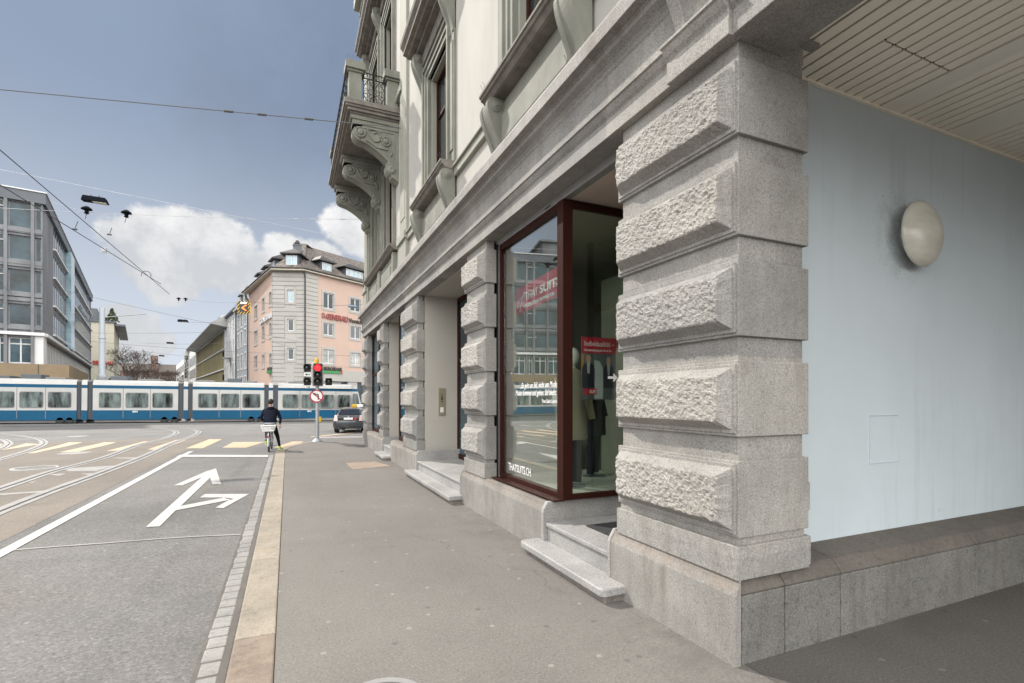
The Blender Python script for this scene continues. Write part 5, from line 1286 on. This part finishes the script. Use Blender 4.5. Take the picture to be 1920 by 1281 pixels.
mb = MB(); mb.loft([sec(-.02,.70,.34,.86,.66,.93), sec(.05,.80,.27,.96,.70,1.02), sec(.25,.86,.24,1.0,.68,1.13), sec(.8,.872,.22,.99,.62,1.36), sec(1.5,.872,.20,.97,.60,1.475), sec(2.1,.872,.20,.95,.60,1.49), sec(2.7,.87,.20,.94,.57,1.42), sec(3.5,.87,.22,.92,.62,1.02), sec(4.1,.83,.24,.80,.62,.86), sec(4.4,.66,.32,.66,.5,.72)])
mb.build('body', M['car_paint'], T, smooth=True, angle=60)
mb = MB(); mb.prism([(-.60,1.05),(.60,1.05),(.50,1.33),(-.50,1.33)], lambda x, z: (x, .16+(z-1.05)*1.55-.045, z+.05), lambda x, z: (x, .16+(z-1.05)*1.55, z)); mb.build('rear_window', M['car_glass'], T)
mb = MB(); mb.box(-.60, .60, -.045, .06, .74, .99); mb.box(-.66, .66, -.01, .12, 1.0, 1.05); mb.build('tailgate', M['car_paint'], T, bevel=.03)
mb = MB(); mb.box(-.62, .62, -.055, 0, .77, .93); mb.build('tail_panel', M['car_glass'], T, bevel=.02)
for s in (-1, 1):
    mb = MB(); mb.hexa([(s*.58,-.085,.72),(s*.84,.02,.70),(s*.885,.3,.72),(s*.62,.1,.74),(s*.62,-.03,1.03),(s*.78,.05,1.07),(s*.80,.3,1.07),(s*.66,.15,1.05)]); mb.build('tail_light', M['tail'], T, bevel=.02)
    mb = MB(); mb.prism([(.70,1.0),(2.9,.98),(2.6,1.36),(1.7,1.41),(1.1,1.32)], lambda y, z: (s*(.86-(z-.98)*.62)+s*.02, y, z), lambda y, z: (s*(.80-(z-.98)*.62), y, z)); mb.build('side_window', M['car_glass'], T)
    for y in (.78, 3.45):
        mb = MB(); mb.lathe([(.31,-.02),(.315,.02),(.315,.19),(.29,.215)], (s*.66,y,.315), ax=(s,0,0), n=24); w_ = mb.build('wheel', M['tire'], T); mb = MB(); mb.lathe([(.20,.19),(.19,.225),(.06,.205),(0,.21)], (s*.66,y,.315), ax=(s,0,0), n=18); mb.build('rim', M['steel'], w_)
    mb = MB(); mb.box(s*.52-.05, s*.52+.06, .02, .3, .2, .42); mb.ball((s*.95,2.85,1.02), .08, .06, .06); mb.build('mirror', M['car_paint'], T)
mb = MB(); mb.prism([(-.84,.30),(-.88,.44),(-.86,.66),(-.80,.74),(.80,.74),(.86,.66),(.88,.44),(.84,.30)], lambda x, z: (x, -.10+abs(x)**3*.22, z), lambda x, z: (x,.3,z)); mb.build('bumper', M['car_paint'], T, bevel=.04)
mb = MB(); mb.box(-.25, .25, -.075, -.05, .80, .905); pl_ = mb.build('number_plate', M['letter_white'], T)
mb = MB(); mb.box(.33, .45, -.066, -.05, .78, .90); mb.build('sticker', M['red'], T); mb = MB(); mb.lathe([(.05,0),(.04,.015)], (0,-.055,.95), ax=(0,-1,0), n=16); mb.build('badge', M['steel'], T)
mb = MB(); mb.box(-.02, .28, 1.75, 1.95, 1.49, 1.66); mb.mi = 1; mb.box(.29, .62, 1.75, 1.95, 1.49, 1.65); mb.build('roof_sign', [M['yellow'], M['letter_white']], T, bevel=.03)

# ------------------------------------------------------------------ cyclist
p0 = gr(502.5, 849.5); BXc, BYc = p0.x, p0.y
T = thing('bicycle', 'city bicycle with a white rear basket standing at the stop line', 'bicycle', (BXc, BYc+.0, -.048), world=False, rotz=R(-3))
def wheel(y, nm='wheel'):
    mb = MB(); mb.tube([(0, y+.335*math.cos(6.283*k/28), .345+.335*math.sin(6.283*k/28)) for k in range(28)], .018, 6, close=True); wh = mb.build(nm, M['tire'], T, smooth=True)
    mb = MB()
    for k in range(14): a = 6.283*k/14; mb.tube([(.02*(-1)**k,y,.345),(0,y+.32*math.cos(a),.345+.32*math.sin(a))], .0025, 3)
    mb.tube([(-.05,y,.345),(.05,y,.345)], .02, 8); mb.build('spokes', M['steel'], wh)
wheel(.345); wheel(1.43)
mb = MB()
bbx = (0,.80,.30); st = (0,.62,.86); hd_ = (0,1.22,.92); hb = (0,1.25,.72)
for a, b, r in ((bbx,st,.018),(bbx,hb,.02),((0,.66,.74),(0,1.20,.80),.018),(hb,hd_,.02),(hb,(.05,1.43,.345),.013),(hb,(-.05,1.43,.345),.013),((.05,.345,.345),(0,.66,.74),.010),((-.05,.345,.345),(0,.66,.74),.010),((.05,.345,.345),bbx,.011),((-.05,.345,.345),bbx,.011)): mb.tube([a,b], r, 8)
mb.build('frame', mat('grey_bike_paint', (.16,.17,.17), .4, .2, fine=0), T)
mb = MB(); mb.tube([(0,1.22,.92),(0,1.24,1.02)], .014, 8); mb.tube([(-.29,1.08,1.05),(-.25,1.18,1.05),(-.1,1.26,1.03),(.1,1.26,1.03),(.25,1.18,1.05),(.29,1.08,1.05)], .013, 8); mb.build('handlebar', M['steel'], T)
mb = MB(); mb.ball((0,.58,.90), .09, .14, .035); mb.build('saddle', M['black'], T, smooth=True)
mb = MB(); mb.tube([(-.09,.80,.30),(.09,.80,.30)], .02, 8); mb.tube([(-.08,.80,.30),(-.08,.72,.42)], .012, 6); mb.tube([(.08,.80,.30),(.08,.88,.18)], .012, 6); mb.box(-.20,-.09,.66,.77,.40,.43); mb.box(.09,.20,.82,.93,.165,.195); mb.build('crank', M['steel'], T)
mb = MB()
for s in (-1,1): mb.tube([(s*.05,.345,.345),(s*.08,.30,.70)], .008, 6); mb.tube([(s*.08,.05,.70),(s*.08,.60,.72)], .008, 6)
mb.box(-.09,.09,.05,.55,.695,.705); mb.build('rack', M['steel'], T)
mb = MB()
for k in range(4): z = .72+.06*k; e = .17+.018*k; mb.tube([(-e,.02-.01*k,z),(e,.02-.01*k,z),(e,.42,z),(-e,.42,z)], .009 if k < 3 else .016, 6, close=True)
for k in range(9): x = -.16+.04*k; mb.tube([(x,.03,.72),(x*1.28,-.01,.90)], .006, 4)
for k in range(6): y = .08+.06*k; [mb.tube([(s*.17,y,.72),(s*.225,y,.90)], .006, 4) for s in (-1,1)]
mb.box(-.17,.17,.03,.41,.712,.722); mb.box(-.13,.10,.015,.02,.76,.84); mb.build('basket', M['white'], T)
mb = MB(); mb.tube([(0,.345+.37*math.cos(R(a)),.345+.37*math.sin(R(a))) for a in range(20,215,15)], .022, 6); mb.build('mudguard', M['white'], T); mb = MB(); mb.box(-.025,.025,-.045,-.02,.50,.58); mb.build('reflector', M['red'], T)

def skin(name, verts, edges, mats, parent, sub=2):
    me = bpy.data.meshes.new(name); me.from_pydata([v[0] for v in verts], edges, []); o = bpy.data.objects.new(name, me); COL.objects.link(o); o.parent = parent
    m1 = o.modifiers.new('Skin', 'SKIN'); m1.use_smooth_shade = True
    sv = me.skin_vertices[0].data
    for i, v in enumerate(verts): r = v[1]; sv[i].radius = (r, r) if not isinstance(r, tuple) else r
    sv[0].use_root = True
    m2 = o.modifiers.new('Sub', 'SUBSURF'); m2.levels = sub; m2.render_levels = sub
    dg = bpy.context.evaluated_depsgraph_get(); me2 = bpy.data.meshes.new_from_object(o.evaluated_get(dg)); o.modifiers.clear(); o.data = me2; bpy.data.meshes.remove(me)
    me2.materials.clear()
    for m_ in (mats if isinstance(mats, list) else [mats]): me2.materials.append(m_)
    for p in me2.polygons: p.material_index = 0
    return o
M['jacket'] = mat('navy_down_jacket', (.007,.009,.02), .8, spec=.2, var=.25, vs=4, fine=0, bump=.6, bs=9, bd=.02, stretch=(.4,.4,2.4)); M['trouser'] = mat('black_trousers', (.006,.006,.008), .9, fine=0, spec=.2); M['hair'] = mat('dark_hair', (.018,.014,.012), .7, bump=.5, bs=60, fine=0); M['lime'] = mat('lime_shoe', (.32,.60,.02), .5, fine=0); M['sole'] = mat('pale_sole', (.6,.62,.5), .6, fine=0); M['shirt'] = mat('pale_shirt', (.50,.52,.58), .8, fine=0)
Pn = thing('person', 'cyclist from behind in navy jacket, black trousers and lime shoes, one foot on the kerb', 'person', (BXc+.05, BYc+.62, -.048), world=False, rotz=R(-4))
# body as one skinned figure: pelvis root, legs, spine, arms with fingers
V = [((0,0,.95),(.16,.12)), ((0,.03,1.10),(.15,.11)), ((0,.08,1.30),(.18,.12)), ((0,.10,1.43),(.16,.10)), ((0,.10,1.51),.062), ((0,.10,1.57),.06),       # 0-5 spine
     ((0,.10,1.66),(.080,.098)), ((0,.105,1.75),(.065,.08)),                                                                                             # 6-7 head
     ((-.10,.02,.88),.105), ((-.12,.22,.62),.072), ((-.12,.13,.40),.052), ((-.13,.08,.30),.040),                                                          # 8-11 left leg on the pedal
     ((.11,.01,.86),.105), ((.22,.10,.50),.068), ((.27,.03,.26),.05), ((.30,.0,.13),.038),                                                                # 12-15 right leg to the kerb
     ((-.20,.10,1.40),.068), ((-.30,.16,1.15),.052), ((-.26,.38,1.03),.040), ((-.26,.44,1.02),.034),                                                      # 16-19 left arm
     ((.20,.10,1.40),.068), ((.31,.12,1.13),.052), ((.30,.14,.94),.038), ((.30,.15,.88),.034)]                                                            # 20-23 right arm
Eg = [(0,1),(1,2),(2,3),(3,4),(4,5),(5,6),(6,7),(0,8),(8,9),(9,10),(10,11),(0,12),(12,13),(13,14),(14,15),(3,16),(16,17),(17,18),(18,19),(3,20),(20,21),(21,22),(22,23)]
bd_ = skin('body', V, Eg, [M['jacket'], M['trouser'], M['skin']], Pn)
for p in bd_.data.polygons:
    c = p.center
    if c.z > 1.50: p.material_index = 2
    elif c.z < .93 and not (abs(c.x) > .24 and c.z > .80): p.material_index = 1
    elif (abs(c.x) > .24 and c.z < .93) or c.y > .415: p.material_index = 2
hand = MB()
for s, base, dirs, grip in ((1, Vector((.30,.15,.86)), Vector((0,.05,-1)), 0), (-1, Vector((-.26,.46,1.015)), Vector((0,1,-.15)), 1)):
    hand.ball(base+dirs.normalized()*.03, .035, .028, .045) if not grip else hand.ball(base+dirs.normalized()*.03, .038, .045, .024)
    sd = Vector((0,1,0)) if not grip else Vector((1,0,0))
    for k, l in enumerate((.068,.078,.072,.056)):
        a = base + dirs.normalized()*.06 + sd*(-.03+.02*k); b = a + dirs.normalized()*l*.55 + (Vector((-.008*s,0,0)) if not grip else Vector((0,0,-.012))); c = b + dirs.normalized()*l*.35 + (Vector((-.02*s,.0,0)) if not grip else Vector((0,-.01,-.03)))
        hand.tube([a,b,c], .0095, 6, .007)
    a = base + sd*(.035 if not grip else .03) ; hand.tube([a, a+dirs.normalized()*.03+sd*.02, a+dirs.normalized()*.06+sd*.022], .011, 6, .008)
hand.build('hands', M['skin'], Pn, smooth=True, angle=80)
mb = MB(); mb.ball((0,.085,1.70), .098, .112, .105, 20)
for v in mb.bm.verts:
    if v.co.y > .15 and v.co.z < 1.73: v.co.y = .15
    if v.co.z < 1.62: v.co.z = 1.62
mb.build('hair', M['hair'], Pn, smooth=True, angle=90)
mb = MB()
for s in (-1,1): mb.ball((s*.088,.12,1.665), .014, .024, .034, 10)
mb.ball((0,.205,1.655), .014, .018, .022, 8); mb.build('ears_and_nose', M['skin'], Pn, smooth=True)
mb = MB(); mb.loft([[(rx*math.cos(a*.3927), ry*math.sin(a*.3927)+oy, z) for a in range(16)] for rx, ry, oy, z in ((.175,.135,-.005,.945),(.185,.145,0,.955),(.178,.14,.0,1.0),(.17,.13,.02,1.06))]); mb.build('shirt_hem', M['shirt'], Pn, smooth=True)
mb = MB(); mb.loft([[(rx*math.cos(a*.3927), ry*math.sin(a*.3927)+oy, z) for a in range(16)] for rx, ry, oy, z in ((.195,.15,0,.985),(.205,.155,.0,1.0),(.20,.15,.03,1.15),(.225,.15,.07,1.32),(.205,.135,.09,1.42),(.12,.11,.095,1.50),(.085,.09,.095,1.53))]); mb.ball((0,.0,1.475), .115, .075, .06, 14)
mb.build('jacket', M['jacket'], Pn, smooth=True, angle=80)
for c, toe in (((-.13,.10,.245), .25), ((.305,.03,.055), -.05)):
    mb = MB(); mb.ball((c[0],c[1]+.035,c[2]+.03), .048, .125, .055, 14); mb.ball((c[0],c[1]-.035,c[2]+.06), .045, .055, .05, 12)
    for v in mb.bm.verts:
        if v.co.z < c[2]: v.co.z = c[2]
    mb.mi = 1; mb.lathe([(1,0),(1,1)], (0,0,-50), n=4) if False else None
    mb.box(c[0]-.044, c[0]+.044, c[1]-.085, c[1]+.145, c[2]-.014, c[2]+.004); mb.build('shoe', [M['lime'], M['sole']], Pn, smooth=True, angle=50)

# ------------------------------------------------------------------ traffic light
p = pt(595, 828, F*H/(828-HY)); S = 946/20.7
yaw = math.atan2(-p.x, p.y)
T = thing('traffic_light', 'traffic light showing red on a grey pole at the pavement corner', 'traffic light', (p.x, p.y, 0), world=False, rotz=yaw)
def lz(py): return H + (HY-py)/S
def lxx(px): return (px-595)/S
mb = MB(); mb.lathe([(.20,0),(.20,.02),(.11,.10),(.085,.13)], (0,0,0), n=16); mb.tube([(0,0,.1),(0,0,lz(724))], .072, 12); mb.tube([(0,0,lz(724)),(0,0,lz(683))], .05, 10); mb.build('pole', M['steel'], T, smooth=True)
mb = MB(); mb.box(lxx(585.8), lxx(605.6), -.075, -.06, lz(724.5), lz(680.5)); bk_ = mb.build('backing_board', M['white'], T, bevel=.006)
def lamp(x, z, r, parent, m_lens, hood_=True):
    q = MB(); q.lathe([(r,0),(r*.97,.03),(r*.6,.05),(0,.058)], (x,-.23,z), ax=(0,-1,0), n=20); q.build('lens', m_lens, parent, smooth=True)
    if hood_:
        q = MB(); n = 14
        for i in range(n):
            a0, a1 = R(-25+230*i/n), R(-25+230*(i+1)/n)
            q.hexa([(x+rr*math.cos(a), y_, z+rr*math.sin(a)) for y_ in (-.44,-.23) for rr, a in ((r*1.08,a0),(r*1.14,a0),(r*1.14,a1),(r*1.08,a1))])
        q.build('visor', M['black'], parent)
M['leaf'] = mat('dry_leaf', (.20,.07,.03), .8, fine=0)
M['lens_red'] = mat('red_signal_lens', (.8,.02,.02), .3, fine=0, emit=((1,.015,.02), 3.2)); M['lens_off'] = mat('dark_signal_lens', (.02,.022,.022), .12, fine=0, coat=.5)
mb = MB(); mb.box(lxx(588), lxx(603.6), -.23, -.076, lz(723), lz(682)); hd1 = mb.build('signal_head', M['black'], T, bevel=.02)
for k, py in enumerate((690.5, 703.5, 716)): lamp(lxx(595.6), lz(py), .125, hd1, M['lens_red'] if k == 0 else M['lens_off'])
for z0p, z1p in ((698,683),(723,708)):
    mb = MB(); mb.box(lxx(571.5), lxx(584), -.2, -.03, lz(z0p), lz(z1p)); h2 = mb.build('side_signal', M['black'], T, bevel=.03); lamp(lxx(577), lz((z0p+z1p)/2), .12, h2, M['lens_off'])
mb = MB(); mb.box(lxx(609), lxx(621), -.2, -.03, lz(722.5), lz(709)); h2 = mb.build('side_signal', M['black'], T, bevel=.03); lamp(lxx(615), lz(715.5), .115, h2, M['lens_off'])
mb = MB(); mb.tube([(lxx(572),0.02,lz(690)),(lxx(595),.02,lz(690))], .018, 6); mb.tube([(lxx(572),.02,lz(716)),(lxx(620),.02,lz(716))], .018, 6); mb.build('arm', M['steel'], T)
def plate(x0, x1, z0, z1, flip, nm):
    q = MB(); q.box(x0, x1, -.21, -.2, z0, z1); pl2 = q.build('arrow_plate', M['letter_white'], T, bevel=.003); q = MB(); c, zc = (x0+x1)/2, (z0+z1)/2; w_ = (x1-x0)*.36; h_ = (z1-z0)*.3; s = -1 if flip else 1
    q.prism([(c-s*w_,zc-h_*.25),(c+s*w_*.2,zc-h_*.25),(c+s*w_*.2,zc-h_),(c+s*w_,zc),(c+s*w_*.2,zc+h_),(c+s*w_*.2,zc+h_*.25),(c-s*w_,zc+h_*.25)], lambda x, z: (x,-.215,z), lambda x, z: (x,-.209,z)); q.build('arrow', M['black'], pl2)
plate(lxx(572), lxx(584), lz(706.5), lz(699.5), True, 'a'); plate(lxx(574), lxx(584.5), lz(728.5), lz(724), False, 'b')
mb = MB(); mb.lathe([(.10,lz(683)),(.09,lz(676)),(.05,lz(672)),(0,lz(671))], (-.03,0,0), n=14); mb.build('cap', M['yellow'], T, smooth=True)
mb = MB(); mb.box(.06, .16, -.09, .07, lz(792), lz(781.5)); mb.build('push_button_box', M['yellow'], T, bevel=.03)
# no left turn sign
Tt = thing('road_sign', 'round no left turn sign with a red rim fixed to the traffic light pole', 'road sign', (p.x, p.y, lz(743)), world=False, rotz=yaw)
mb = MB(); mb.lathe([(.265,0),(.265,.012)], (-.03,-.09,0), ax=(0,-1,0), n=40); mb.build('disc', M['letter_white'], Tt)
mb = MB(); n = 40
for k in range(n):
    a0, a1 = 6.2832*k/n, 6.2832*(k+1)/n; mb.poly([(-.03+r*math.cos(a), -.1035, r*math.sin(a)) for r, a in ((.265,a0),(.265,a1),(.215,a1),(.215,a0))])
mb.build('red_rim', M['red'], Tt, recalc=False)
mb = MB()
def fp(pts): mb.prism(pts, lambda x, z: (x-.03,-.1055,z), lambda x, z: (x-.03,-.1025,z))
fp([(.04,-.15),(.09,-.15),(.09,.0),(.07,.07),(.02,.10),(-.06,.10),(-.06,.055),(0,.055),(.03,.04),(.04,0)]); fp([(-.05,.145),(-.05,.01),(-.14,.078)]); mb.build('arrow', M['black'], Tt)
mb = MB(); mb.prism([(-.17,.13),(-.14,.16),(.17,-.13),(.14,-.16)], lambda x, z: (x-.03,-.1075,z), lambda x, z: (x-.03,-.1058,z)); mb.build('red_bar', M['red'], Tt)

# ------------------------------------------------------------------ mast, wires, hanging lamps
q = xy(191.5, 54); T = thing('tram_mast', 'grey steel tram mast standing in front of the ivory building', 'mast', (q.x, q.y, -.3))
zt = H + (HY-578)*54/F; mb = MB(); mb.tube([(q.x,q.y,-.3),(q.x,q.y,4.2)], .38, 14); mb.tube([(q.x,q.y,4.2),(q.x,q.y,zt)], .30, 14, .24); mb.tube([(q.x,q.y,4.1),(q.x,q.y,4.3)], .44, 14); mb.tube([(q.x,q.y,8.2),(q.x,q.y,8.4)], .34, 14); mb.build('shaft', mat('pale_grey_mast_paint', (.36,.40,.44), .5, var=.06, fine=0), T, smooth=True)
mb = MB(); mb.tube([(q.x,q.y,zt-1),(q.x+4,q.y-.4,zt-.4)], .05, 6); mb.build('arm', M['steel'], T)
def wire(name, label, a, b, r=.010, sag=.0, m='wire', bits=(), group=None, cat='wire'):
    a, b = Vector(a), Vector(b); pts = [a.lerp(b, k/12) - Vector((0,0,sag*4*(k/12)*(1-k/12))) for k in range(13)]
    mb = MB(); mb.tube(pts, r, 5)
    for t in bits:
        c = a.lerp(b, t) - Vector((0,0,sag*4*t*(1-t))); d = (b-a).normalized(); mb.tube([c-d*.10, c-d*.04, c+d*.04, c+d*.10], r*2.6, 6)
    return tag(mb.build(name, M[m]), label, cat, group)
GW = 'overhead wires across the street'
a = atX(752, 240, 2.79); b = atX(752, 240, 2.72)
w1b = pt(0, 168, 11.5); d_ = (w1b - Vector(b)); far = Vector(b) + d_*1.9
wire('span_wire', 'long dark span wire from the wall hook beside the balcony across the sky', b, far, .011, .0, bits=(.20,.245,.135), group=GW)
T = thing('wall_hook', 'iron wall hook holding the span wire beside the balcony', 'hook', tuple(b)); mb = MB(); mb.tube([(2.82,b.y,b.z),(2.72,b.y,b.z)], .02, 6); mb.tube([(2.74,b.y+.09*math.cos(k*.6),b.z+.09*math.sin(k*.6)) for k in range(9)], .013, 5); mb.build('hook', M['wire'], T)
b2 = Vector((2.55, 20.1, atY(682,412,20.1).z)); a2 = atY(0, 384, 20.1); dd = a2-b2
wire('span_wire', 'span wire with insulators ending below the balcony', b2, b2 + dd*1.25, .006, .15, 'wire_light', (.05,.13,.175), GW)
wire('contact_wire', 'upper contact wire running from the left edge into the distance', pt(-260,60,6.3), pt(318,552,21.5), .010, group=GW)
wire('contact_wire', 'lower contact wire passing in front of the grey office block', pt(-40,322,9.4), pt(302,533,19.0), .010, group=GW)
wire('support_rope', 'thin pale rope carrying the large hanging lamp', pt(-60,306,18), pt(655,448,24), .007, .0, 'wire_light', group=GW)
for i, (x0,y0,d0,x1,y1,d1,r,lb) in enumerate((
    (-40,505,46,560,640,50,.016,'thin wire crossing in front of the office block down to the corner house'), (468,566,46,690,570,46,.02,'dark wire carrying the blinking warning sign to the stone building'),
    (-30,560,44,170,592,48,.014,'wire in front of the upper office windows'), (-30,617,42,420,622,46,.012,'low wire in front of the office block and the ivory building'), (168,640,48,690,668,46,.014,'wire passing the lower windows of the corner house'),
    (230,655,50,690,690,46,.012,'lowest wire above the tram roof'), (420,600,46,560,655,48,.016,'slanting wire in front of the pink wall'), (0,530,40,110,620,46,.014,'slanting wire before the office windows at the left edge'),
    (100,380,30,480,470,52,.008,'faint wire below the long span wire'), (340,560,60,470,566,50,.014,'wire leading to the warning sign from the left'), (330,602,46,470,598,50,.012,'wire holding the nearest small street lamp'), (260,643,70,470,640,60,.014,'wire holding a distant street lamp'))):
    wire('overhead_wire', lb, pt(x0,y0,d0), pt(x1,y1,d1), r*.8, .25, 'wire_light' if i in (8,) else 'wire', group=GW)
M['lamp_black'] = mat('matt_black_housing', (.007,.009,.013), .9, fine=0, spec=.1)
def hook(px, py, d, label):
    c = pt(px, py, d); t = thing('insulator', label, 'insulator', tuple(c), 'wire insulators'); m_ = MB(); m_.lathe([(.0,.11),(.05,.10),(.14,.03),(.15,.0),(.06,-.02),(.05,-.10),(.07,-.12),(0,-.16)], tuple(c), n=16); m_.build('bell', M['lamp_black'], t, smooth=True)
    m_ = MB(); m_.tube([c+Vector((0,0,-.12)), c+Vector((-.05,.04,-.30))], .010, 4); m_.build('hanger', M['wire'], t)
hook(162.5, 393, 15.9, 'dark bell insulator right below the large hanging lamp'); hook(237, 400, 16.4, 'dark bell insulator right of the large hanging lamp')
hook(335, 560.5, 38, 'distant insulator above the two small street lamps, left one'); hook(348, 561, 38, 'distant insulator above the two small street lamps, right one')
for (x,y,d,lb) in ((205,440,13.9,'clamp with a stub rod on the upper contact wire'), (140,430,12.0,'clamp with a stub rod on the lower contact wire')):
    c = pt(x,y,d); t = thing('wire_clamp', lb, 'wire clamp', tuple(c), 'clamps on the contact wires'); m_ = MB(); m_.tube([c-Vector((.05,0,0)), c+Vector((.05,0,0))], .022, 6); m_.tube([c, c+Vector((.03,.1,.22))], .009, 5); m_.build('clamp', M['wire'], t)
c = pt(195,466,14.5); mb = MB(); mb.box(c.x-.06,c.x+.06,c.y-.03,c.y+.03,c.z-.10,c.z+.02); mb.box(c.x-.09,c.x+.09,c.y-.015,c.y+.015,c.z-.14,c.z-.11); tag(mb.build('section_insulator', M['steel']), 'small section insulator hanging in the lower contact wire', 'insulator')
c = pt(274,516,17.5); mb = MB(); mb.tube([c+Vector((.14*math.cos(R(a)),0,.14*math.sin(R(a)))) for a in range(-20,201,20)], .012, 5); tag(mb.build('wire_loop', M['wire']), 'curved jumper loop joining the two contact wires', 'wire')
def street_lamp(px, py, d, wd, label, wdir):
    c = pt(px, py, d); t = thing('hanging_street_lamp', label, 'street lamp', tuple(c), 'street lamps hung over the street'); h = wd*.25
    a = Vector((CA,-SA,0)); m_ = MB(); fwd = Vector((SA,CA,0)); al = (a*.93+fwd*.36); w2 = wd*.5; t2 = wd*.17; bk2 = Vector((-al.y,al.x,0))
    def Q(u, v, z): q = c + al*u*w2 + bk2*v*t2; return (q.x, q.y, c.z+z)
    m_.hexa([Q(-.95,-1,-h*.5),Q(1,-1,-h*.62),Q(1,1,-h*.62),Q(-.95,1,-h*.5),Q(-.85,-.7,h*.5),Q(.8,-.7,h*.38),Q(.8,.7,h*.38),Q(-.85,.7,h*.5)]); m_.build('housing', M['lamp_black'], t, bevel=wd*.04)
    m_ = MB(); m_.hexa([Q(-.1,-.8,-h*.60),Q(.9,-.8,-h*.68),Q(.9,.8,-h*.68),Q(-.1,.8,-h*.60),Q(-.1,-.8,-h*.5),Q(.9,-.8,-h*.55),Q(.9,.8,-h*.55),Q(-.1,.8,-h*.5)]); m_.build('glass', M['lamp_dish'], t)
    m_ = MB(); m_.tube([Vector(Q(-.3,0,h*.4)), Vector(Q(-.3,0,h*.75))], wd*.02, 5); m_.tube([Vector(Q(.3,0,h*.4)), Vector(Q(.3,0,h*.75))], wd*.02, 5); m_.build('hanger', M['wire'], t)
street_lamp(178,374,16.5,.74,'large dark lamp hanging nearest over the tram rails', 0)
street_lamp(343,601.5,44,.85,'small street lamp hanging highest of the distant ones', 0); street_lamp(319,643,66,.85,'street lamp hanging second in the distant row', 0); street_lamp(303,667,95,.95,'street lamp hanging third in the distant row', 0); street_lamp(296,682,120,1.0,'farthest street lamp low over the street', 0)
c = pt(661, 575, 30); T = thing('hanging_street_lamp', 'pale blue lens shaped lamp hanging in front of the pink house by the stone corner', 'street lamp', tuple(c)); mb = MB(); mb.ball(c, .30, .14, .075, 18); mb.build('housing', mat('pale_blue_lamp', (.20,.27,.34), .3, .3, fine=0), T, smooth=True); mb = MB(); mb.tube([c+Vector((0,0,.06)), c+Vector((0,0,.25))], .012, 5); mb.build('hanger', M['wire'], T)
# fallen leaves by the doorstep
for k, (px, py) in enumerate(((1107,1110),(1122,1118))):
    q_ = pt(px, py, F*H/(py-HY)); m_ = MB(); m_.loft([[(q_.x+dx*.6, q_.y+dy*.6, z) for dx, dy in ((-.03,0),(0,.016),(.035,.004),(.004,-.016))] for z in (.004, .007)]); tag(m_.build('fallen_leaf', M['leaf']), ('reddish fallen leaf lying under the end of the shop step', 'brown fallen leaf beside the reddish one at the corner plinth')[k], 'leaf')
# warning sign hung over the street
c = pt(457, 577, 46); T = thing('warning_sign', 'black and yellow striped board with a lit orange chevron hanging over the street', 'sign', tuple(c)); hw = .58
mb = MB(); Wn = Wall((c.x-CA*hw, c.y+SA*hw), (CA,-SA)); Wn.box(mb, 0, 2*hw, c.z-hw, c.z+hw, -.08, 0); mb.build('board', M['yellow'], T)
mb = MB()
for k in range(-4, 9):
    for side in (0, 1):
        x0 = -.02+.29*k*.98
        pts = [(x0,-hw),(x0+.18,-hw),(x0+.18+2*hw*.9,hw),(x0+2*hw*.9,hw)]
        # clip to the board
        def clip(P, f):
            out = []
            for i in range(len(P)):
                p_, q_ = P[i], P[(i+1)%len(P)]; fp_, fq_ = f(p_), f(q_)
                if fp_ >= 0: out.append(p_)
                if fp_*fq_ < 0: t = fp_/(fp_-fq_); out.append((p_[0]+(q_[0]-p_[0])*t, p_[1]+(q_[1]-p_[1])*t))
            return out
        for f in (lambda p_: p_[0]-.01, lambda p_: 2*hw-.01-p_[0]): pts = clip(pts, f) if pts else pts
        if side == 0 and len(pts) > 2: mb.prism(pts, lambda x, z: Wn.P(x, c.z+z, .001), lambda x, z: Wn.P(x, c.z+z, .012))
Wn.box(mb, .22, 2*hw-.22, c.z-.36, c.z+.30, .013, .03); mb.build('stripes', M['black'], T)
mb = MB(); mb.prism([(.75,.24),(.90,.24),(.55,-.02),(.90,-.28),(.75,-.28),(.36,-.02)], lambda x, z: Wn.P(x, c.z+z, .031), lambda x, z: Wn.P(x, c.z+z, .045)); mb.build('chevron', mat('orange_lamps', (.9,.2,.02), .4, fine=0, emit=((1,.16,.03), 1.6)), T)
mb = MB(); Wn.box(mb, .3, 2*hw-.3, c.z+.34, c.z+.50, .013, .04); mb.build('plate', M['letter_white'], T)
